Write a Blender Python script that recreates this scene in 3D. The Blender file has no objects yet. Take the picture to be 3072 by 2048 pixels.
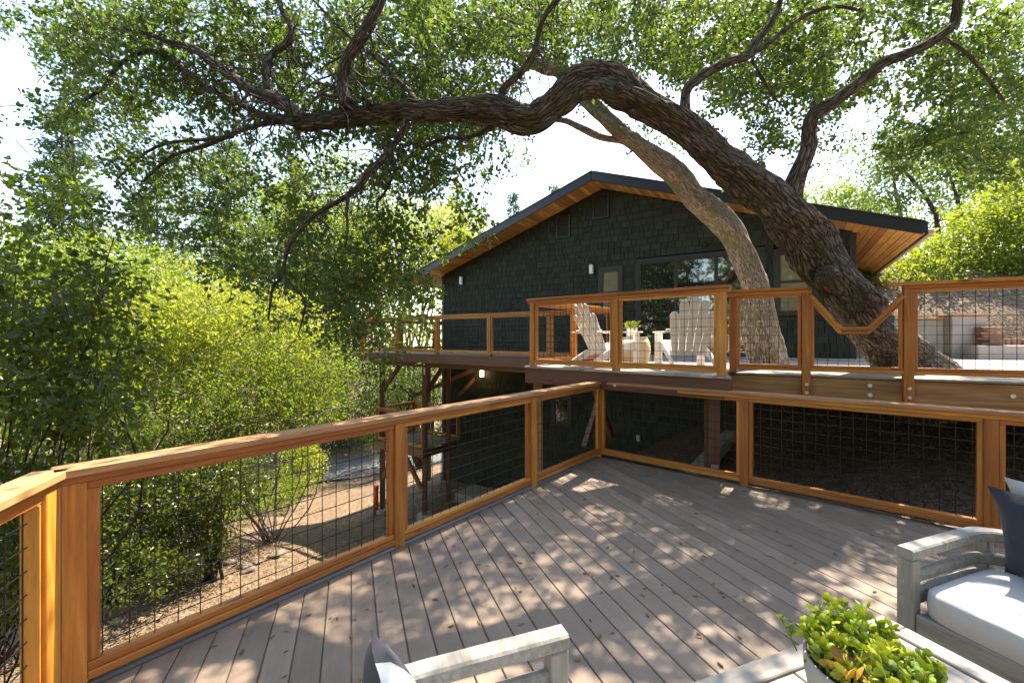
import bpy, math, random
import numpy as np
from mathutils import Vector, Matrix, noise
R = math.radians
scene = bpy.context.scene
col = scene.collection

# ---------------------------------------------------------------- camera, sky, sun, exposure
EYE = 1.69                      # eye height above the lower deck (deck top = 0)
F, CX, HY = 1285.0, 1536.0, 1013.0   # focal length / principal column / horizon row of the photograph (3072 px wide)
cam_d = bpy.data.cameras.new('camera'); cam = bpy.data.objects.new('camera', cam_d); col.objects.link(cam)
cam_d.sensor_width = 36; cam_d.lens = 36 * F / 3072; cam_d.shift_y = -11 / 3072
cam_d.clip_start = .05; cam_d.clip_end = 2000
cam.location = (0, 0, EYE); cam.rotation_euler = (R(90), 0, 0)
scene.camera = cam
SUN_AZ, SUN_EL = R(37.5), R(57)
w = bpy.data.worlds.new('World'); scene.world = w; w.use_nodes = True
nt = w.node_tree; bg = nt.nodes['Background']
sky = nt.nodes.new('ShaderNodeTexSky'); sky.sky_type = 'NISHITA'; sky.sun_disc = False
sky.sun_elevation = SUN_EL; sky.sun_rotation = SUN_AZ; sky.altitude = 100; sky.air_density = 1.0; sky.dust_density = .7; sky.ozone_density = 1.0
nt.links.new(sky.outputs[0], bg.inputs[0]); bg.inputs[1].default_value = .125
sun_d = bpy.data.lights.new('sun', 'SUN'); sun_d.energy = 3.3; sun_d.angle = R(.55); sun_d.color = (1, .95, .86)
sun = bpy.data.objects.new('sun', sun_d); col.objects.link(sun)
SV = Vector((math.sin(SUN_AZ) * math.cos(SUN_EL), math.cos(SUN_AZ) * math.cos(SUN_EL), math.sin(SUN_EL)))
sun.rotation_euler = SV.to_track_quat('Z', 'Y').to_euler(); sun.location = SV * 40
vs = scene.view_settings; vs.view_transform = 'Standard'; vs.look = 'None'; vs.exposure = 2.38; vs.use_white_balance = True; vs.white_balance_temperature = 7700; vs.white_balance_tint = 12; vs.gamma = 1; vs.use_curve_mapping = False
scene.cycles.max_bounces = 8; scene.cycles.transparent_max_bounces = 6

# ---------------------------------------------------------------- helpers
def at(px, py, Y):              # the point seen at a photo pixel, at distance Y in front of the camera
    return Vector(((px - CX) / F * Y, Y, EYE - (py - HY) / F * Y))
def onz(px, py, z):             # the point seen at a photo pixel, at height z
    return at(px, py, (EYE - z) * F / (py - HY))

def nrm(v): return v / (np.linalg.norm(v, axis=-1, keepdims=True) + 1e-9)

class Nodes:
    def __init__(s, name):
        s.m = bpy.data.materials.new(name); s.m.use_nodes = True
        s.t = s.m.node_tree; s.b = s.t.nodes['Principled BSDF']; s.out = s.t.nodes['Material Output']
    def n(s, k, **kw):
        x = s.t.nodes.new('ShaderNode' + k)
        for a, v in kw.items(): setattr(x, a, v)
        return x
    def l(s, a, b): s.t.links.new(a, b)
    def val(s, node, **kw):
        for k, v in kw.items(): node.inputs[k].default_value = v
        return node
    def coord(s, scale=(1, 1, 1), rand=True, attr=None):
        if attr:
            tc = s.n('Attribute', attribute_name=attr); o = tc.outputs['Vector']
        else:
            tc = s.n('TexCoord'); o = tc.outputs['Object']
        mp = s.n('Mapping'); mp.inputs['Scale'].default_value = scale
        if rand:
            oi = s.n('ObjectInfo'); mu = s.n('VectorMath', operation='MULTIPLY_ADD')
            s.l(oi.outputs['Random'], mu.inputs[0]); mu.inputs[1].default_value = (37.3, 19.1, 53.7); s.l(o, mu.inputs[2]); o = mu.outputs[0]
        s.l(o, mp.inputs['Vector']); return mp.outputs[0]
    def noise(s, vec, scale=5, detail=4, rough=.55, dist=0):
        x = s.n('TexNoise'); x.inputs['Scale'].default_value = scale; x.inputs['Detail'].default_value = detail
        x.inputs['Roughness'].default_value = rough; x.inputs['Distortion'].default_value = dist
        s.l(vec, x.inputs['Vector']); return x.outputs['Fac']
    def ramp(s, fac, stops):
        x = s.n('ValToRGB'); e = x.color_ramp.elements
        while len(e) < len(stops): e.new(.5)
        for el, (p, c) in zip(e, stops): el.position = p; el.color = (*c, 1)
        s.l(fac, x.inputs[0]); return x.outputs[0]
    def mix(s, fac, a, b, mode='MIX'):
        x = s.n('Mix', data_type='RGBA', blend_type=mode)
        for i, v in ((0, fac), (6, a), (7, b)):
            if hasattr(v, 'links'): s.l(v, x.inputs[i])
            else: x.inputs[i].default_value = v if i == 0 else (*v, 1)
        return x.outputs[2]
    def hsv(s, colr, v=None, h=None, sat=1):
        x = s.n('HueSaturation'); s.l(colr, x.inputs['Color']); x.inputs['Saturation'].default_value = sat
        if v is not None: s.l(v, x.inputs['Value'])
        if h is not None: s.l(h, x.inputs['Hue'])
        return x.outputs[0]
    def rng(s, fac, a, b):
        x = s.n('MapRange'); x.inputs['To Min'].default_value = a; x.inputs['To Max'].default_value = b; s.l(fac, x.inputs['Value']); return x.outputs[0]
    def bump(s, h, strength=.3, dist=.01):
        x = s.n('Bump'); x.inputs['Strength'].default_value = strength; x.inputs['Distance'].default_value = dist
        s.l(h, x.inputs['Height']); s.l(x.outputs[0], s.b.inputs['Normal']); return x
    def base(s, c):
        if hasattr(c, 'links'): s.l(c, s.b.inputs['Base Color'])
        else: s.b.inputs['Base Color'].default_value = (*c, 1)
        return s

def wood(name, dark, mid, light, rough=.6, var=.35, grain=1.0, bump=.25, knots=True):
    s = Nodes(name)
    v = s.coord((1.6 * grain, 26 * grain, 26 * grain)); f = s.noise(v, 1.0, 6, .6, .6)
    c = s.ramp(f, [(.28, dark), (.5, mid), (.72, light)])
    v2 = s.coord((1.2, 3, 3)); f2 = s.noise(v2, 1.3, 2)
    c = s.mix(s.rng(f2, -.25, .75), c, [x * .55 for x in mid])
    if knots:
        vk = s.coord((2.6, 9, 9)); k = s.n('TexVoronoi'); k.inputs['Scale'].default_value = .75; s.l(vk, k.inputs['Vector'])
        kk = s.ramp(k.outputs['Distance'], [(.05, (1, 1, 1)), (.15, (0, 0, 0))])
        c = s.mix(s.rng(kk, 0, .8), c, [x * .25 for x in dark])
    oi = s.n('ObjectInfo'); c = s.hsv(c, s.rng(oi.outputs['Random'], 1 - var, 1 + var), s.rng(oi.outputs['Random'], .49, .51))
    s.base(c); s.b.inputs['Roughness'].default_value = rough; s.bump(f, bump, .004)
    return s.m

def plain(name, colr, rough=.6, metal=0, nscale=12, var=.25, bump=.1, spec=.5):
    s = Nodes(name); v = s.coord(); f = s.noise(v, nscale, 5)
    c = s.mix(s.rng(f, 0, 1), [x * (1 - var) for x in colr], [min(1, x * (1 + var)) for x in colr]); s.base(c)
    s.b.inputs['Roughness'].default_value = rough; s.b.inputs['Metallic'].default_value = metal; s.b.inputs['Specular IOR Level'].default_value = spec
    if bump: s.bump(f, bump, .004)
    return s.m

def leafmat(name, stops, trans, tfac=.4, rough=.45, spec=.4):
    s = Nodes(name); a = s.n('Attribute', attribute_name='tint'); f = a.outputs['Fac']
    c = s.ramp(f, stops); s.base(c); s.b.inputs['Roughness'].default_value = rough; s.b.inputs['Specular IOR Level'].default_value = spec
    t = s.n('BsdfTranslucent'); c2 = s.mix(.75, c, trans); s.l(c2, t.inputs[0])
    mx = s.n('MixShader'); mx.inputs[0].default_value = tfac
    s.l(s.b.outputs[0], mx.inputs[1]); s.l(t.outputs[0], mx.inputs[2]); s.l(mx.outputs[0], s.out.inputs[0])
    return s.m

def barkmat(name, dark, mid, light, scale=1.0, moss=None, depth=.03):
    s = Nodes(name)
    v = s.coord((24 * scale, 24 * scale, 3.2 * scale), False, 'bk')
    vo = s.n('TexVoronoi', feature='DISTANCE_TO_EDGE'); vo.inputs['Scale'].default_value = 1.6
    nz = s.n('TexNoise'); nz.inputs['Scale'].default_value = 1.2; nz.inputs['Detail'].default_value = 5; s.l(v, nz.inputs['Vector'])
    ad = s.n('VectorMath', operation='MULTIPLY_ADD'); s.l(nz.outputs['Color'], ad.inputs[0]); ad.inputs[1].default_value = (1.7, 1.7, 1.7); s.l(v, ad.inputs[2])
    s.l(ad.outputs[0], vo.inputs['Vector'])
    h = s.ramp(vo.outputs['Distance'], [(0, (0, 0, 0)), (.13, (.65, .65, .65)), (.5, (1, 1, 1))])
    f = s.noise(v, 2.2, 6)
    c = s.ramp(f, [(.3, dark), (.5, mid), (.75, light)])
    c = s.mix(h, [x * .42 for x in dark], c)
    f3 = s.noise(s.coord((1, 1, 1), False), 3.2, 4)
    if moss:
        c = s.mix(s.ramp(f3, [(.52, (0, 0, 0)), (.66, (.75, .75, .75))]), c, moss)
    s.base(c); s.b.inputs['Roughness'].default_value = .9; s.b.inputs['Specular IOR Level'].default_value = .15
    hm = s.n('Math', operation='MULTIPLY_ADD'); s.l(f, hm.inputs[0]); hm.inputs[1].default_value = .35; s.l(h, hm.inputs[2])
    s.bump(hm.outputs[0], 1.0, depth)
    return s.m

M = {}
M['redwood'] = wood('stained_redwood', (.24, .066, .010), (.50, .175, .028), (.66, .28, .055), .5, .24)
M['redwood_cap'] = wood('weathered_redwood_cap', (.28, .12, .045), (.46, .225, .095), (.58, .33, .165), .6, .18)
M['brownstain'] = wood('dark_stained_lumber', (.085, .034, .018), (.155, .066, .036), (.22, .10, .056), .65, .25)
M['treated'] = wood('treated_lumber', (.16, .068, .028), (.33, .150, .064), (.46, .24, .11), .75, .1, .8)
M['greywood'] = wood('weathered_teak', (.17, .155, .14), (.29, .275, .25), (.40, .38, .35), .75, .12, 1.4, .35, False)
M['soffit'] = wood('cedar_soffit', (.46, .18, .04), (.70, .34, .095), (.82, .48, .18), .45, .3)
M['fencewood'] = wood('old_fence_boards', (.08, .055, .04), (.15, .105, .08), (.21, .155, .12), .85, .2)
def deckmat(name, c0, c1):
    s = Nodes(name); v = s.coord((.6, 60, 60)); f = s.noise(v, 1.0, 4, .6)
    v2 = s.coord((2, 3, 3)); f2 = s.noise(v2, 2.0, 6, .65)
    c = s.mix(f, c0, c1); c = s.mix(s.ramp(f2, [(.35, (.5, .5, .5)), (.7, (0, 0, 0))]), c, [x * .62 for x in c0])
    oi = s.n('ObjectInfo'); c = s.hsv(c, s.rng(oi.outputs['Random'], .82, 1.18))
    s.base(c); s.l(s.rng(f2, .45, .7), s.b.inputs['Roughness']); s.bump(f, .18, .003); return s.m
M['deck'] = deckmat('composite_deck_board', (.195, .145, .108), (.29, .215, .162))
M['decklit'] = deckmat('composite_deck_board_lit_copy', (.36, .31, .27), (.46, .41, .36))  # same board lightened, so its colour carries the brightness of full sun
M['edge'] = plain('grey_edge_trim', (.17, .17, .19), .6)
M['wire'] = plain('dark_wire', (.035, .033, .032), .32, .75, 30, .2, 0)
M['shingle'] = None
def shinglemat():
    s = Nodes('dark_green_shingle'); v = s.coord((60, 60, 4)); f = s.noise(v, 1.2, 4)
    g = s.n('Attribute', attribute_name='tint'); oi = s.n('ObjectInfo')
    ad = s.n('Math', operation='ADD'); s.l(g.outputs['Fac'], ad.inputs[0]); s.l(oi.outputs['Random'], ad.inputs[1])
    fr = s.n('Math', operation='FRACT'); s.l(ad.outputs[0], fr.inputs[0])
    c = s.mix(f, (.023, .029, .021), (.039, .046, .034)); c = s.hsv(c, s.rng(fr.outputs[0], .78, 1.25))
    s.base(c); s.b.inputs['Roughness'].default_value = .8; s.b.inputs['Specular IOR Level'].default_value = .2; s.bump(f, .25, .003); return s.m
M['shingle'] = shinglemat()
M['wallbase'] = plain('shade_black_sheathing', (.008, .009, .009), .9, 0, 20, .15, 0, .1)  # black backing paints the shade in the gaps between shingles
M['trim'] = plain('charcoal_trim', (.022, .020, .021), .5, 0, 20, .15, .05)
M['fascia'] = plain('midnight_fascia', (.014, .017, .024), .45, 0, 10, .2, .05)
M['rooftop'] = plain('dark_roof_shingle', (.03, .03, .035), .9, 0, 30, .4, .4)
M['concrete'] = plain('grey_concrete', (.34, .32, .29), .9, 0, 6, .25, .3)
M['white'] = plain('white_paint', (.80, .76, .71), .5, 0, 8, .08, .05)
M['whitepot'] = plain('white_ceramic', (.78, .76, .72), .35, 0, 8, .05, 0)
M['bowl'] = plain('concrete_bowl', (.40, .37, .33), .8, 0, 14, .15, .12)
M['soil'] = plain('potting_soil', (.035, .022, .014), .95, 0, 60, .6, .8)
M['cream'] = None
M['steel'] = plain('zinc_plated', (.62, .62, .60), .4, .8, 30, .1, 0)
M['black'] = plain('black_plastic', (.012, .012, .013), .4, 0, 10, .1, 0)
M['orange'] = plain('orange_plastic', (.75, .10, .012), .45, 0, 10, .1, 0)
M['stone'] = plain('fieldstone', (.17, .14, .115), .9, 0, 5, .4, .5)
M['redstone'] = plain('red_flagstone', (.27, .155, .105), .9, 0, 5, .4, .4)
M['asphalt'] = plain('asphalt', (.13, .13, .14), .9, 0, 40, .3, .3)
M['gutter'] = plain('tan_gutter', (.55, .42, .30), .45, 0, 10, .1, 0)
def weave():
    s = Nodes('woven_cream'); v = s.coord((1, 1, 1)); f = s.noise(v, 60, 2)
    wv = s.n('TexWave'); wv.inputs['Scale'].default_value = 28; wv.bands_direction = 'Z'; wv.inputs['Distortion'].default_value = 1.5; s.l(v, wv.inputs['Vector'])
    s.base(s.mix(wv.outputs['Fac'], (.46, .36, .24), (.66, .55, .40))); s.b.inputs['Roughness'].default_value = .8; s.bump(wv.outputs['Fac'], .6, .01); return s.m
M['cream'] = weave()
def fabric(name, c, sc=220):
    s = Nodes(name); v = s.coord(); f = s.noise(v, sc, 2); f2 = s.noise(v, 7, 4)
    cc = s.mix(f, [x * .88 for x in c], c); cc = s.mix(s.rng(f2, 0, .35), cc, [x * .7 for x in c]); s.base(cc)
    s.b.inputs['Roughness'].default_value = .9; s.b.inputs['Sheen Weight'].default_value = .2; s.bump(f2, .35, .02); return s.m
M['cushion'] = fabric('white_cushion_fabric', (.52, .52, .52)); M['navy'] = fabric('navy_pillow_fabric', (.018, .024, .045)); M['charcoal'] = fabric('charcoal_pillow_edge', (.05, .05, .06))
def glassmat():
    s = Nodes('dark_window_glass'); s.base((.012, .014, .013)); s.b.inputs['Roughness'].default_value = .03
    s.b.inputs['IOR'].default_value = 1.9; s.b.inputs['Specular IOR Level'].default_value = .9
    f = s.noise(s.coord((1, 1, 1)), 1.6, 1); s.bump(f, .03, .02); return s.m
M['glass'] = glassmat()
def reflectglassmat():
    s = Nodes('glass_with_painted_reflection'); f = s.noise(s.coord((1, 1, 1)), 3, 2); s.base(s.mix(f, (.15, .13, .07), (.26, .23, .14))); s.b.inputs['Roughness'].default_value = .04; s.b.inputs['IOR'].default_value = 1.7; return s.m  # warm beige in the pane colour stands in for light reflected there
M['reflectglass'] = reflectglassmat()
def emis(name, c, k):
    s = Nodes(name); s.base(c); s.b.inputs['Emission Color'].default_value = (*c, 1); s.b.inputs['Emission Strength'].default_value = k; return s.m
M['lit'] = emis('lit_lamp_glass', (1, .78, .45), 1.6); M['opal'] = plain('opal_lamp_glass', (.78, .77, .74), .3, 0, 5, .03, 0)
def mulch(name, a, b, c):
    s = Nodes(name); v = s.coord((1, 1, 1), False)
    vo = s.n('TexVoronoi'); vo.inputs['Scale'].default_value = 26; nz = s.n('TexNoise'); nz.inputs['Scale'].default_value = 9; s.l(v, nz.inputs['Vector'])
    ad = s.n('VectorMath', operation='MULTIPLY_ADD'); s.l(nz.outputs['Color'], ad.inputs[0]); ad.inputs[1].default_value = (.25, .25, .25); s.l(v, ad.inputs[2]); s.l(ad.outputs[0], vo.inputs['Vector'])
    cc = s.ramp(vo.outputs['Color'], [(.1, a), (.45, b), (.9, c)])
    f2 = s.noise(v, .8, 4); cc = s.mix(s.rng(f2, -.2, .7), cc, [x * .6 for x in b]); s.base(cc)
    s.b.inputs['Roughness'].default_value = .95; s.bump(vo.outputs['Distance'], .8, .03); return s.m
M['mulch'] = mulch('wood_chip_mulch', (.055, .034, .021), (.165, .108, .066), (.34, .25, .165))
M['chip'] = mulch('loose_wood_chips', (.075, .045, .027), (.20, .132, .08), (.38, .28, .185))
M['shademulch'] = mulch('shade_darkened_mulch', (.03, .018, .011), (.10, .06, .036), (.21, .14, .085))  # browner mulch, darkened further to paint the shade under the upper deck
M['bark'] = barkmat('dark_oak_bark', (.095, .073, .056), (.185, .145, .113), (.31, .255, .205), 1.0, (.085, .082, .036), .03)
M['barklight'] = barkmat('pale_oak_bark', (.30, .235, .175), (.48, .385, .29), (.64, .53, .42), 1.35, (.22, .20, .08), .016)
M['barkgrey'] = barkmat('grey_bark', (.05, .042, .036), (.11, .095, .08), (.18, .16, .14), 1.0)
M['oakleaf'] = leafmat('oak_leaf', [(0, (.018, .040, .012)), (.5, (.042, .078, .020)), (.9, (.09, .12, .026)), (1, (.24, .15, .035))], (.23, .37, .04), .40)
M['bushleaf'] = leafmat('bright_shrub_leaf', [(0, (.018, .045, .012)), (.5, (.065, .125, .022)), (.93, (.15, .20, .03)), (1, (.30, .13, .05))], (.35, .48, .03), .50)
M['goldleaf'] = leafmat('new_growth_leaf', [(0, (.065, .13, .015)), (.5, (.15, .215, .028)), (.9, (.22, .25, .05)), (1, (.62, .52, .28))], (.54, .60, .05), .54)
M['darkleaf'] = leafmat('dark_glossy_leaf', [(0, (.014, .030, .010)), (.6, (.028, .052, .016)), (1, (.06, .085, .022))], (.26, .34, .02), .42, .32, .5)
M['pineleaf'] = leafmat('conifer_needle', [(0, (.020, .042, .022)), (.6, (.036, .066, .032)), (1, (.065, .095, .04))], (.16, .24, .08), .35, .6, .2)
M['ivy'] = leafmat('bright_ivy_leaf', [(0, (.035, .08, .012)), (.6, (.08, .14, .02)), (1, (.15, .17, .03))], (.42, .52, .03), .5)
M['jade'] = leafmat('succulent_leaf', [(0, (.15, .26, .05)), (.5, (.34, .44, .06)), (.85, (.50, .46, .08)), (1, (.55, .22, .08))], (.56, .62, .05), .4, .5, .4)
M['dryleaf'] = leafmat('dry_leaf', [(0, (.10, .06, .03)), (.6, (.22, .14, .06)), (1, (.35, .25, .08))], (.3, .2, .06), .2)
M['twig'] = plain('grey_twig', (.13, .105, .085), .9, 0, 20, .3, 0)
M['darktwig'] = plain('dark_twig', (.055, .042, .033), .9, 0, 20, .3, 0)

# ---- objects
POS = {}
def thing(name, label, cat, loc=(0, 0, 0), group=None):
    o = bpy.data.objects.new(name, None); col.objects.link(o); o.location = loc; o.empty_display_size = .1
    o['label'] = label; o['category'] = cat
    if group: o['group'] = group
    POS[o] = Matrix.Translation(Vector(loc)); return o
def link(name, me, mat, parent=None, mw=None, label=None, kind=None):
    if mat and not me.materials: me.materials.append(mat)
    o = bpy.data.objects.new(name, me); col.objects.link(o)
    mw = mw or Matrix.Identity(4); POS[o] = mw
    if parent is not None:
        o.parent = parent; o.matrix_basis = POS[parent].inverted() @ mw
    else: o.matrix_basis = mw
    if label: o['label'] = label
    if kind: o['kind'] = kind
    return o
def struct(name, me, mat, mw=None):
    return link(name, me, mat, None, mw, None, 'structure')
def mesh(name, v, f, smooth=False):
    me = bpy.data.meshes.new(name); me.from_pydata(v if isinstance(v, list) else v.tolist(), [], f if isinstance(f, list) else f.tolist()); me.update()
    if smooth: me.polygons.foreach_set('use_smooth', [True] * len(me.polygons))
    return me
BOXC = {}
def boxmesh(L, W, H, c=.004):
    k = (round(L, 3), round(W, 3), round(H, 3), c)
    if k in BOXC: return BOXC[k]
    a, b, d = L / 2, W / 2, H / 2
    if c and min(L, W, H) > 2.5 * c:
        v = []; idx = {}
        for sx in (-1, 1):
            for sy in (-1, 1):
                for sz in (-1, 1):
                    for ax in range(3):
                        p = [sx * a, sy * b, sz * d]
                        for j in range(3):
                            if j != ax: p[j] -= (sx, sy, sz)[j] * c
                        idx[(sx, sy, sz, ax)] = len(v); v.append(p)
        f = []
        for ax in range(3):
            o = [j for j in range(3) if j != ax]
            for s in (-1, 1):
                q = []
                for (u, t) in ((-1, -1), (1, -1), (1, 1), (-1, 1)):
                    k3 = [0, 0, 0]; k3[ax] = s; k3[o[0]] = u; k3[o[1]] = t; q.append(idx[(*k3, ax)])
                if (s > 0) == (ax == 1): q.reverse()
                f.append(q)
            for u in (-1, 1):          # edge chamfers running along axis ax
                for t in (-1, 1):
                    q = []
                    for s, aa in ((-1, o[0]), (1, o[0]), (1, o[1]), (-1, o[1])):
                        k3 = [0, 0, 0]; k3[ax] = s; k3[o[0]] = u; k3[o[1]] = t; q.append(idx[(*k3, aa)])
                    f.append(q)
        for sx in (-1, 1):
            for sy in (-1, 1):
                for sz in (-1, 1): f.append([idx[(sx, sy, sz, ax)] for ax in range(3)])
        me = mesh('box', v, f)
        import bmesh
        bm = bmesh.new(); bm.from_mesh(me); bmesh.ops.recalc_face_normals(bm, faces=bm.faces); bm.to_mesh(me); bm.free()
    else:
        v = [(x, y, z) for x in (-a, a) for y in (-b, b) for z in (-d, d)]
        f = [(0, 1, 3, 2), (4, 6, 7, 5), (0, 4, 5, 1), (2, 3, 7, 6), (0, 2, 6, 4), (1, 5, 7, 3)]
        me = mesh('box', v, f)
    BOXC[k] = me; return me
def frame(A, B, up=Vector((0, 0, 1))):
    x = (B - A).normalized(); y = up.cross(x)
    if y.length < 1e-4: y = Vector((0, 1, 0)).cross(x)
    y.normalize(); z = x.cross(y); m = Matrix((x, y, z)).transposed().to_4x4(); m.translation = (A + B) / 2; return m
MATC = {}
def beam(name, A, B, w_, h_, mat, parent=None, up=Vector((0, 0, 1)), c=.004, label=None):
    A, B = Vector(A), Vector(B); L = (B - A).length
    k = (round(L, 3), round(w_, 3), round(h_, 3), c, mat.name)
    if k not in MATC:
        me = boxmesh(L, w_, h_, c)
        if me.materials: me = me.copy(); me.materials.clear()
        me.materials.append(mat); MATC[k] = me
    return link(name, MATC[k], mat, parent, frame(A, B, up), label)
def prism(name, poly, z0, z1, mat, parent=None, kind=None):      # poly: list of (x,y) in world, extruded from z0 to z1
    n = len(poly); c = Vector((sum(p[0] for p in poly) / n, sum(p[1] for p in poly) / n, z0))
    v = [(p[0] - c.x, p[1] - c.y, z - z0) for z in (z0, z1) for p in poly]
    f = [list(range(n - 1, -1, -1)), list(range(n, 2 * n))] + [[i, (i + 1) % n, n + (i + 1) % n, n + i] for i in range(n)]
    return link(name, mesh(name, v, f), mat, parent, Matrix.Translation(c), None, kind)
def tube_arrays(pts, rads, sides=8, seed=0, wob=0, cap=True):
    pts = np.array([list(p) for p in pts], float); rads = np.array(rads, float); n = len(pts)
    T = np.gradient(pts, axis=0); T = nrm(T)
    ref = np.array([0, 0, 1.0]); N = np.cross(T, ref); bad = np.linalg.norm(N, axis=1) < .2
    N[bad] = np.cross(T[bad], np.array([1.0, 0, 0])); N = nrm(N)
    for i in range(1, n):      # keep the ring from flipping
        p = N[i - 1] - T[i] * np.dot(N[i - 1], T[i]); N[i] = p / (np.linalg.norm(p) + 1e-9)
    Bn = np.cross(T, N); rg = np.random.default_rng(seed)
    th = np.linspace(0, 2 * np.pi, sides, endpoint=False)
    rr = rads[:, None] * np.ones(sides)[None]
    s = np.concatenate([[0], np.cumsum(np.linalg.norm(np.diff(pts, axis=0), axis=1))])
    if wob:
        ph = rg.uniform(0, 6.28, 8); fq = rg.uniform(1.5, 7, 8)
        for k in range(8):
            rr *= 1 + wob * .45 * np.sin(s[:, None] * fq[k] + ph[k] + th[None] * (1 + k % 4))
    v = pts[:, None] + rr[..., None] * (np.cos(th)[None, :, None] * N[:, None] + np.sin(th)[None, :, None] * Bn[:, None])
    R0 = max(rads.mean(), .02)
    bk = np.stack([np.broadcast_to(np.cos(th) * R0, rr.shape), np.broadcast_to(np.sin(th) * R0, rr.shape), np.broadcast_to(s[:, None], rr.shape)], -1)
    v = v.reshape(-1, 3); bk = bk.reshape(-1, 3); f = []
    for i in range(n - 1):
        for j in range(sides):
            k = (j + 1) % sides; f.append((i * sides + j, i * sides + k, (i + 1) * sides + k, (i + 1) * sides + j))
    if cap: f.append(tuple(range(sides - 1, -1, -1))); f.append(tuple((n - 1) * sides + j for j in range(sides)))
    return v, f, bk
def catmull(P, k):
    P = np.array([list(p) for p in P], float); Q = np.vstack([2 * P[0] - P[1], P, 2 * P[-1] - P[-2]]); out = []
    for i in range(1, len(Q) - 2):
        for t in np.linspace(0, 1, k, endpoint=False):
            a, b, c, d = Q[i - 1], Q[i], Q[i + 1], Q[i + 2]
            out.append(.5 * (2 * b + (c - a) * t + (2 * a - 5 * b + 4 * c - d) * t * t + (3 * b - a - 3 * c + d) * t ** 3))
    out.append(P[-1]); return np.array(out)
class Wood:                     # collects limbs of one tree into one mesh
    def __init__(s): s.v = []; s.f = []; s.b = []; s.n = 0
    def limb(s, P4, sides=8, k=5, seed=0, wob=.12, rough=0):      # P4: (x,y,z,r)
        Q = catmull(P4, k) if len(P4) > 1 else np.array(P4)
        v, f, b = tube_arrays(Q[:, :3], np.maximum(Q[:, 3], .002), sides, seed, wob)
        if rough:               # furrowed plates and lumps pushed out of the surface
            c = np.repeat(Q[:, :3], sides, 0); nn = nrm(v - c)
            for i in range(len(v)):
                q = Vector((b[i, 0] * 17 + .0, b[i, 1] * 17, b[i, 2] * 3.6)); q += noise.noise_vector(q * .9) * .55
                d = noise.voronoi(q)[0]; h = min(.45, d[1] - d[0]) / .45; lump = noise.noise(Vector(b[i]) * 4.5)
                v[i] += nn[i] * rough * (h - .6 + 1.1 * lump)
        s.v.append(v); s.b.append(b); s.f += [tuple(i + s.n for i in q) for q in f]; s.n += len(v); return Q
    def build(s, name, mat, parent=None, smooth=True, mw=None, kind=None):
        if not s.v: return None
        v = np.vstack(s.v); off = np.array(POS[parent].translation) if parent is not None else np.zeros(3)
        me = mesh(name, v - off, s.f, smooth)
        a = me.attributes.new('bk', 'FLOAT_VECTOR', 'POINT'); a.data.foreach_set('vector', np.vstack(s.b).ravel().astype(np.float32))
        return link(name, me, mat, parent, Matrix.Translation(Vector(off)), None, kind)
TEMPL = {'rh': ([(0, 0, 0), (.5, .5, .13), (1, 0, 0), (.5, -.5, .13)], [(0, 3, 2), (0, 2, 1)]),
         'hex': ([(0, 0, 0), (.28, .42, .1), (.68, .42, .1), (1, 0, -.08), (.68, -.42, .1), (.28, -.42, .1)], [(0, 3, 2, 1), (0, 5, 4, 3)]),
         'fat': ([(0, 0, 0), (.22, .2, .03), (.5, .42, .05), (.8, .40, .07), (.97, .16, .09), (.97, -.16, .09), (.8, -.40, .07), (.5, -.42, .05), (.22, -.2, .03), (.6, 0, .2), (.6, 0, -.08)],
                 [(i, (i + 1) % 9, 9) for i in range(9)] + [((i + 1) % 9, i, 10) for i in range(9)])}
class Leaves:
    def __init__(s, seed): s.v = []; s.f = []; s.t = []; s.n = 0; s.g = np.random.default_rng(seed)
    def add(s, C, A, L, W, shape='rh', tint=None, flat=0):
        n = len(C)
        if n == 0: return
        T, Fc = TEMPL[shape]; T = np.array(T); g = s.g
        A = nrm(A); r = g.normal(size=(n, 3)); r[:, 2] *= (1 - flat)
        if flat: b = nrm(np.cross(A, np.array([0, 0, 1.0]) + .35 * g.normal(size=(n, 3))))
        else: b = nrm(np.cross(A, r))
        u = np.cross(A, b); sc = g.uniform(.65, 1.25, n)[:, None, None]
        v = C[:, None] + sc * (A[:, None] * T[None, :, 0:1] * L + b[:, None] * T[None, :, 1:2] * W + u[:, None] * T[None, :, 2:3] * W)
        m = len(T); s.v.append(v.reshape(-1, 3))
        fc = (np.arange(n) * m)[:, None, None] + np.array(Fc)[None] + s.n
        s.f.append(fc.reshape(-1, fc.shape[-1])); s.n += n * m
        t = g.uniform(0, 1, n) if tint is None else tint
        s.t.append(np.repeat(t, m))
    def twigs(s, P, D, tl, k, L, W, shape='rh', droop=.25, spread=.9, tint0=None):
        n = len(P); g = s.g; D = nrm(D)
        u = g.uniform(.05, 1, (n, k)); C = P[:, None] + D[:, None] * (u * tl)[..., None] + g.normal(size=(n, k, 3)) * tl * .16
        A = D[:, None] * .6 + g.normal(size=(n, k, 3)) * spread * .6; A[..., 2] -= droop
        t = None
        if tint0 is not None: t = np.clip(np.repeat(tint0, k) + g.normal(size=n * k) * .22, 0, 1)
        s.add(C.reshape(-1, 3), A.reshape(-1, 3), L, W, shape, t)
    def build(s, name, mat, parent=None, kind=None):
        v = np.vstack(s.v); off = np.array(POS[parent].translation) if parent is not None else np.zeros(3)
        me = mesh(name, v - off, np.vstack(s.f) if len({x.shape[1] for x in s.f}) == 1 else sum([x.tolist() for x in s.f], []))
        a = me.attributes.new('tint', 'FLOAT', 'POINT'); a.data.foreach_set('value', np.concatenate(s.t).astype(np.float32))
        return link(name, me, mat, parent, Matrix.Translation(Vector(off)), None, kind)
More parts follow.
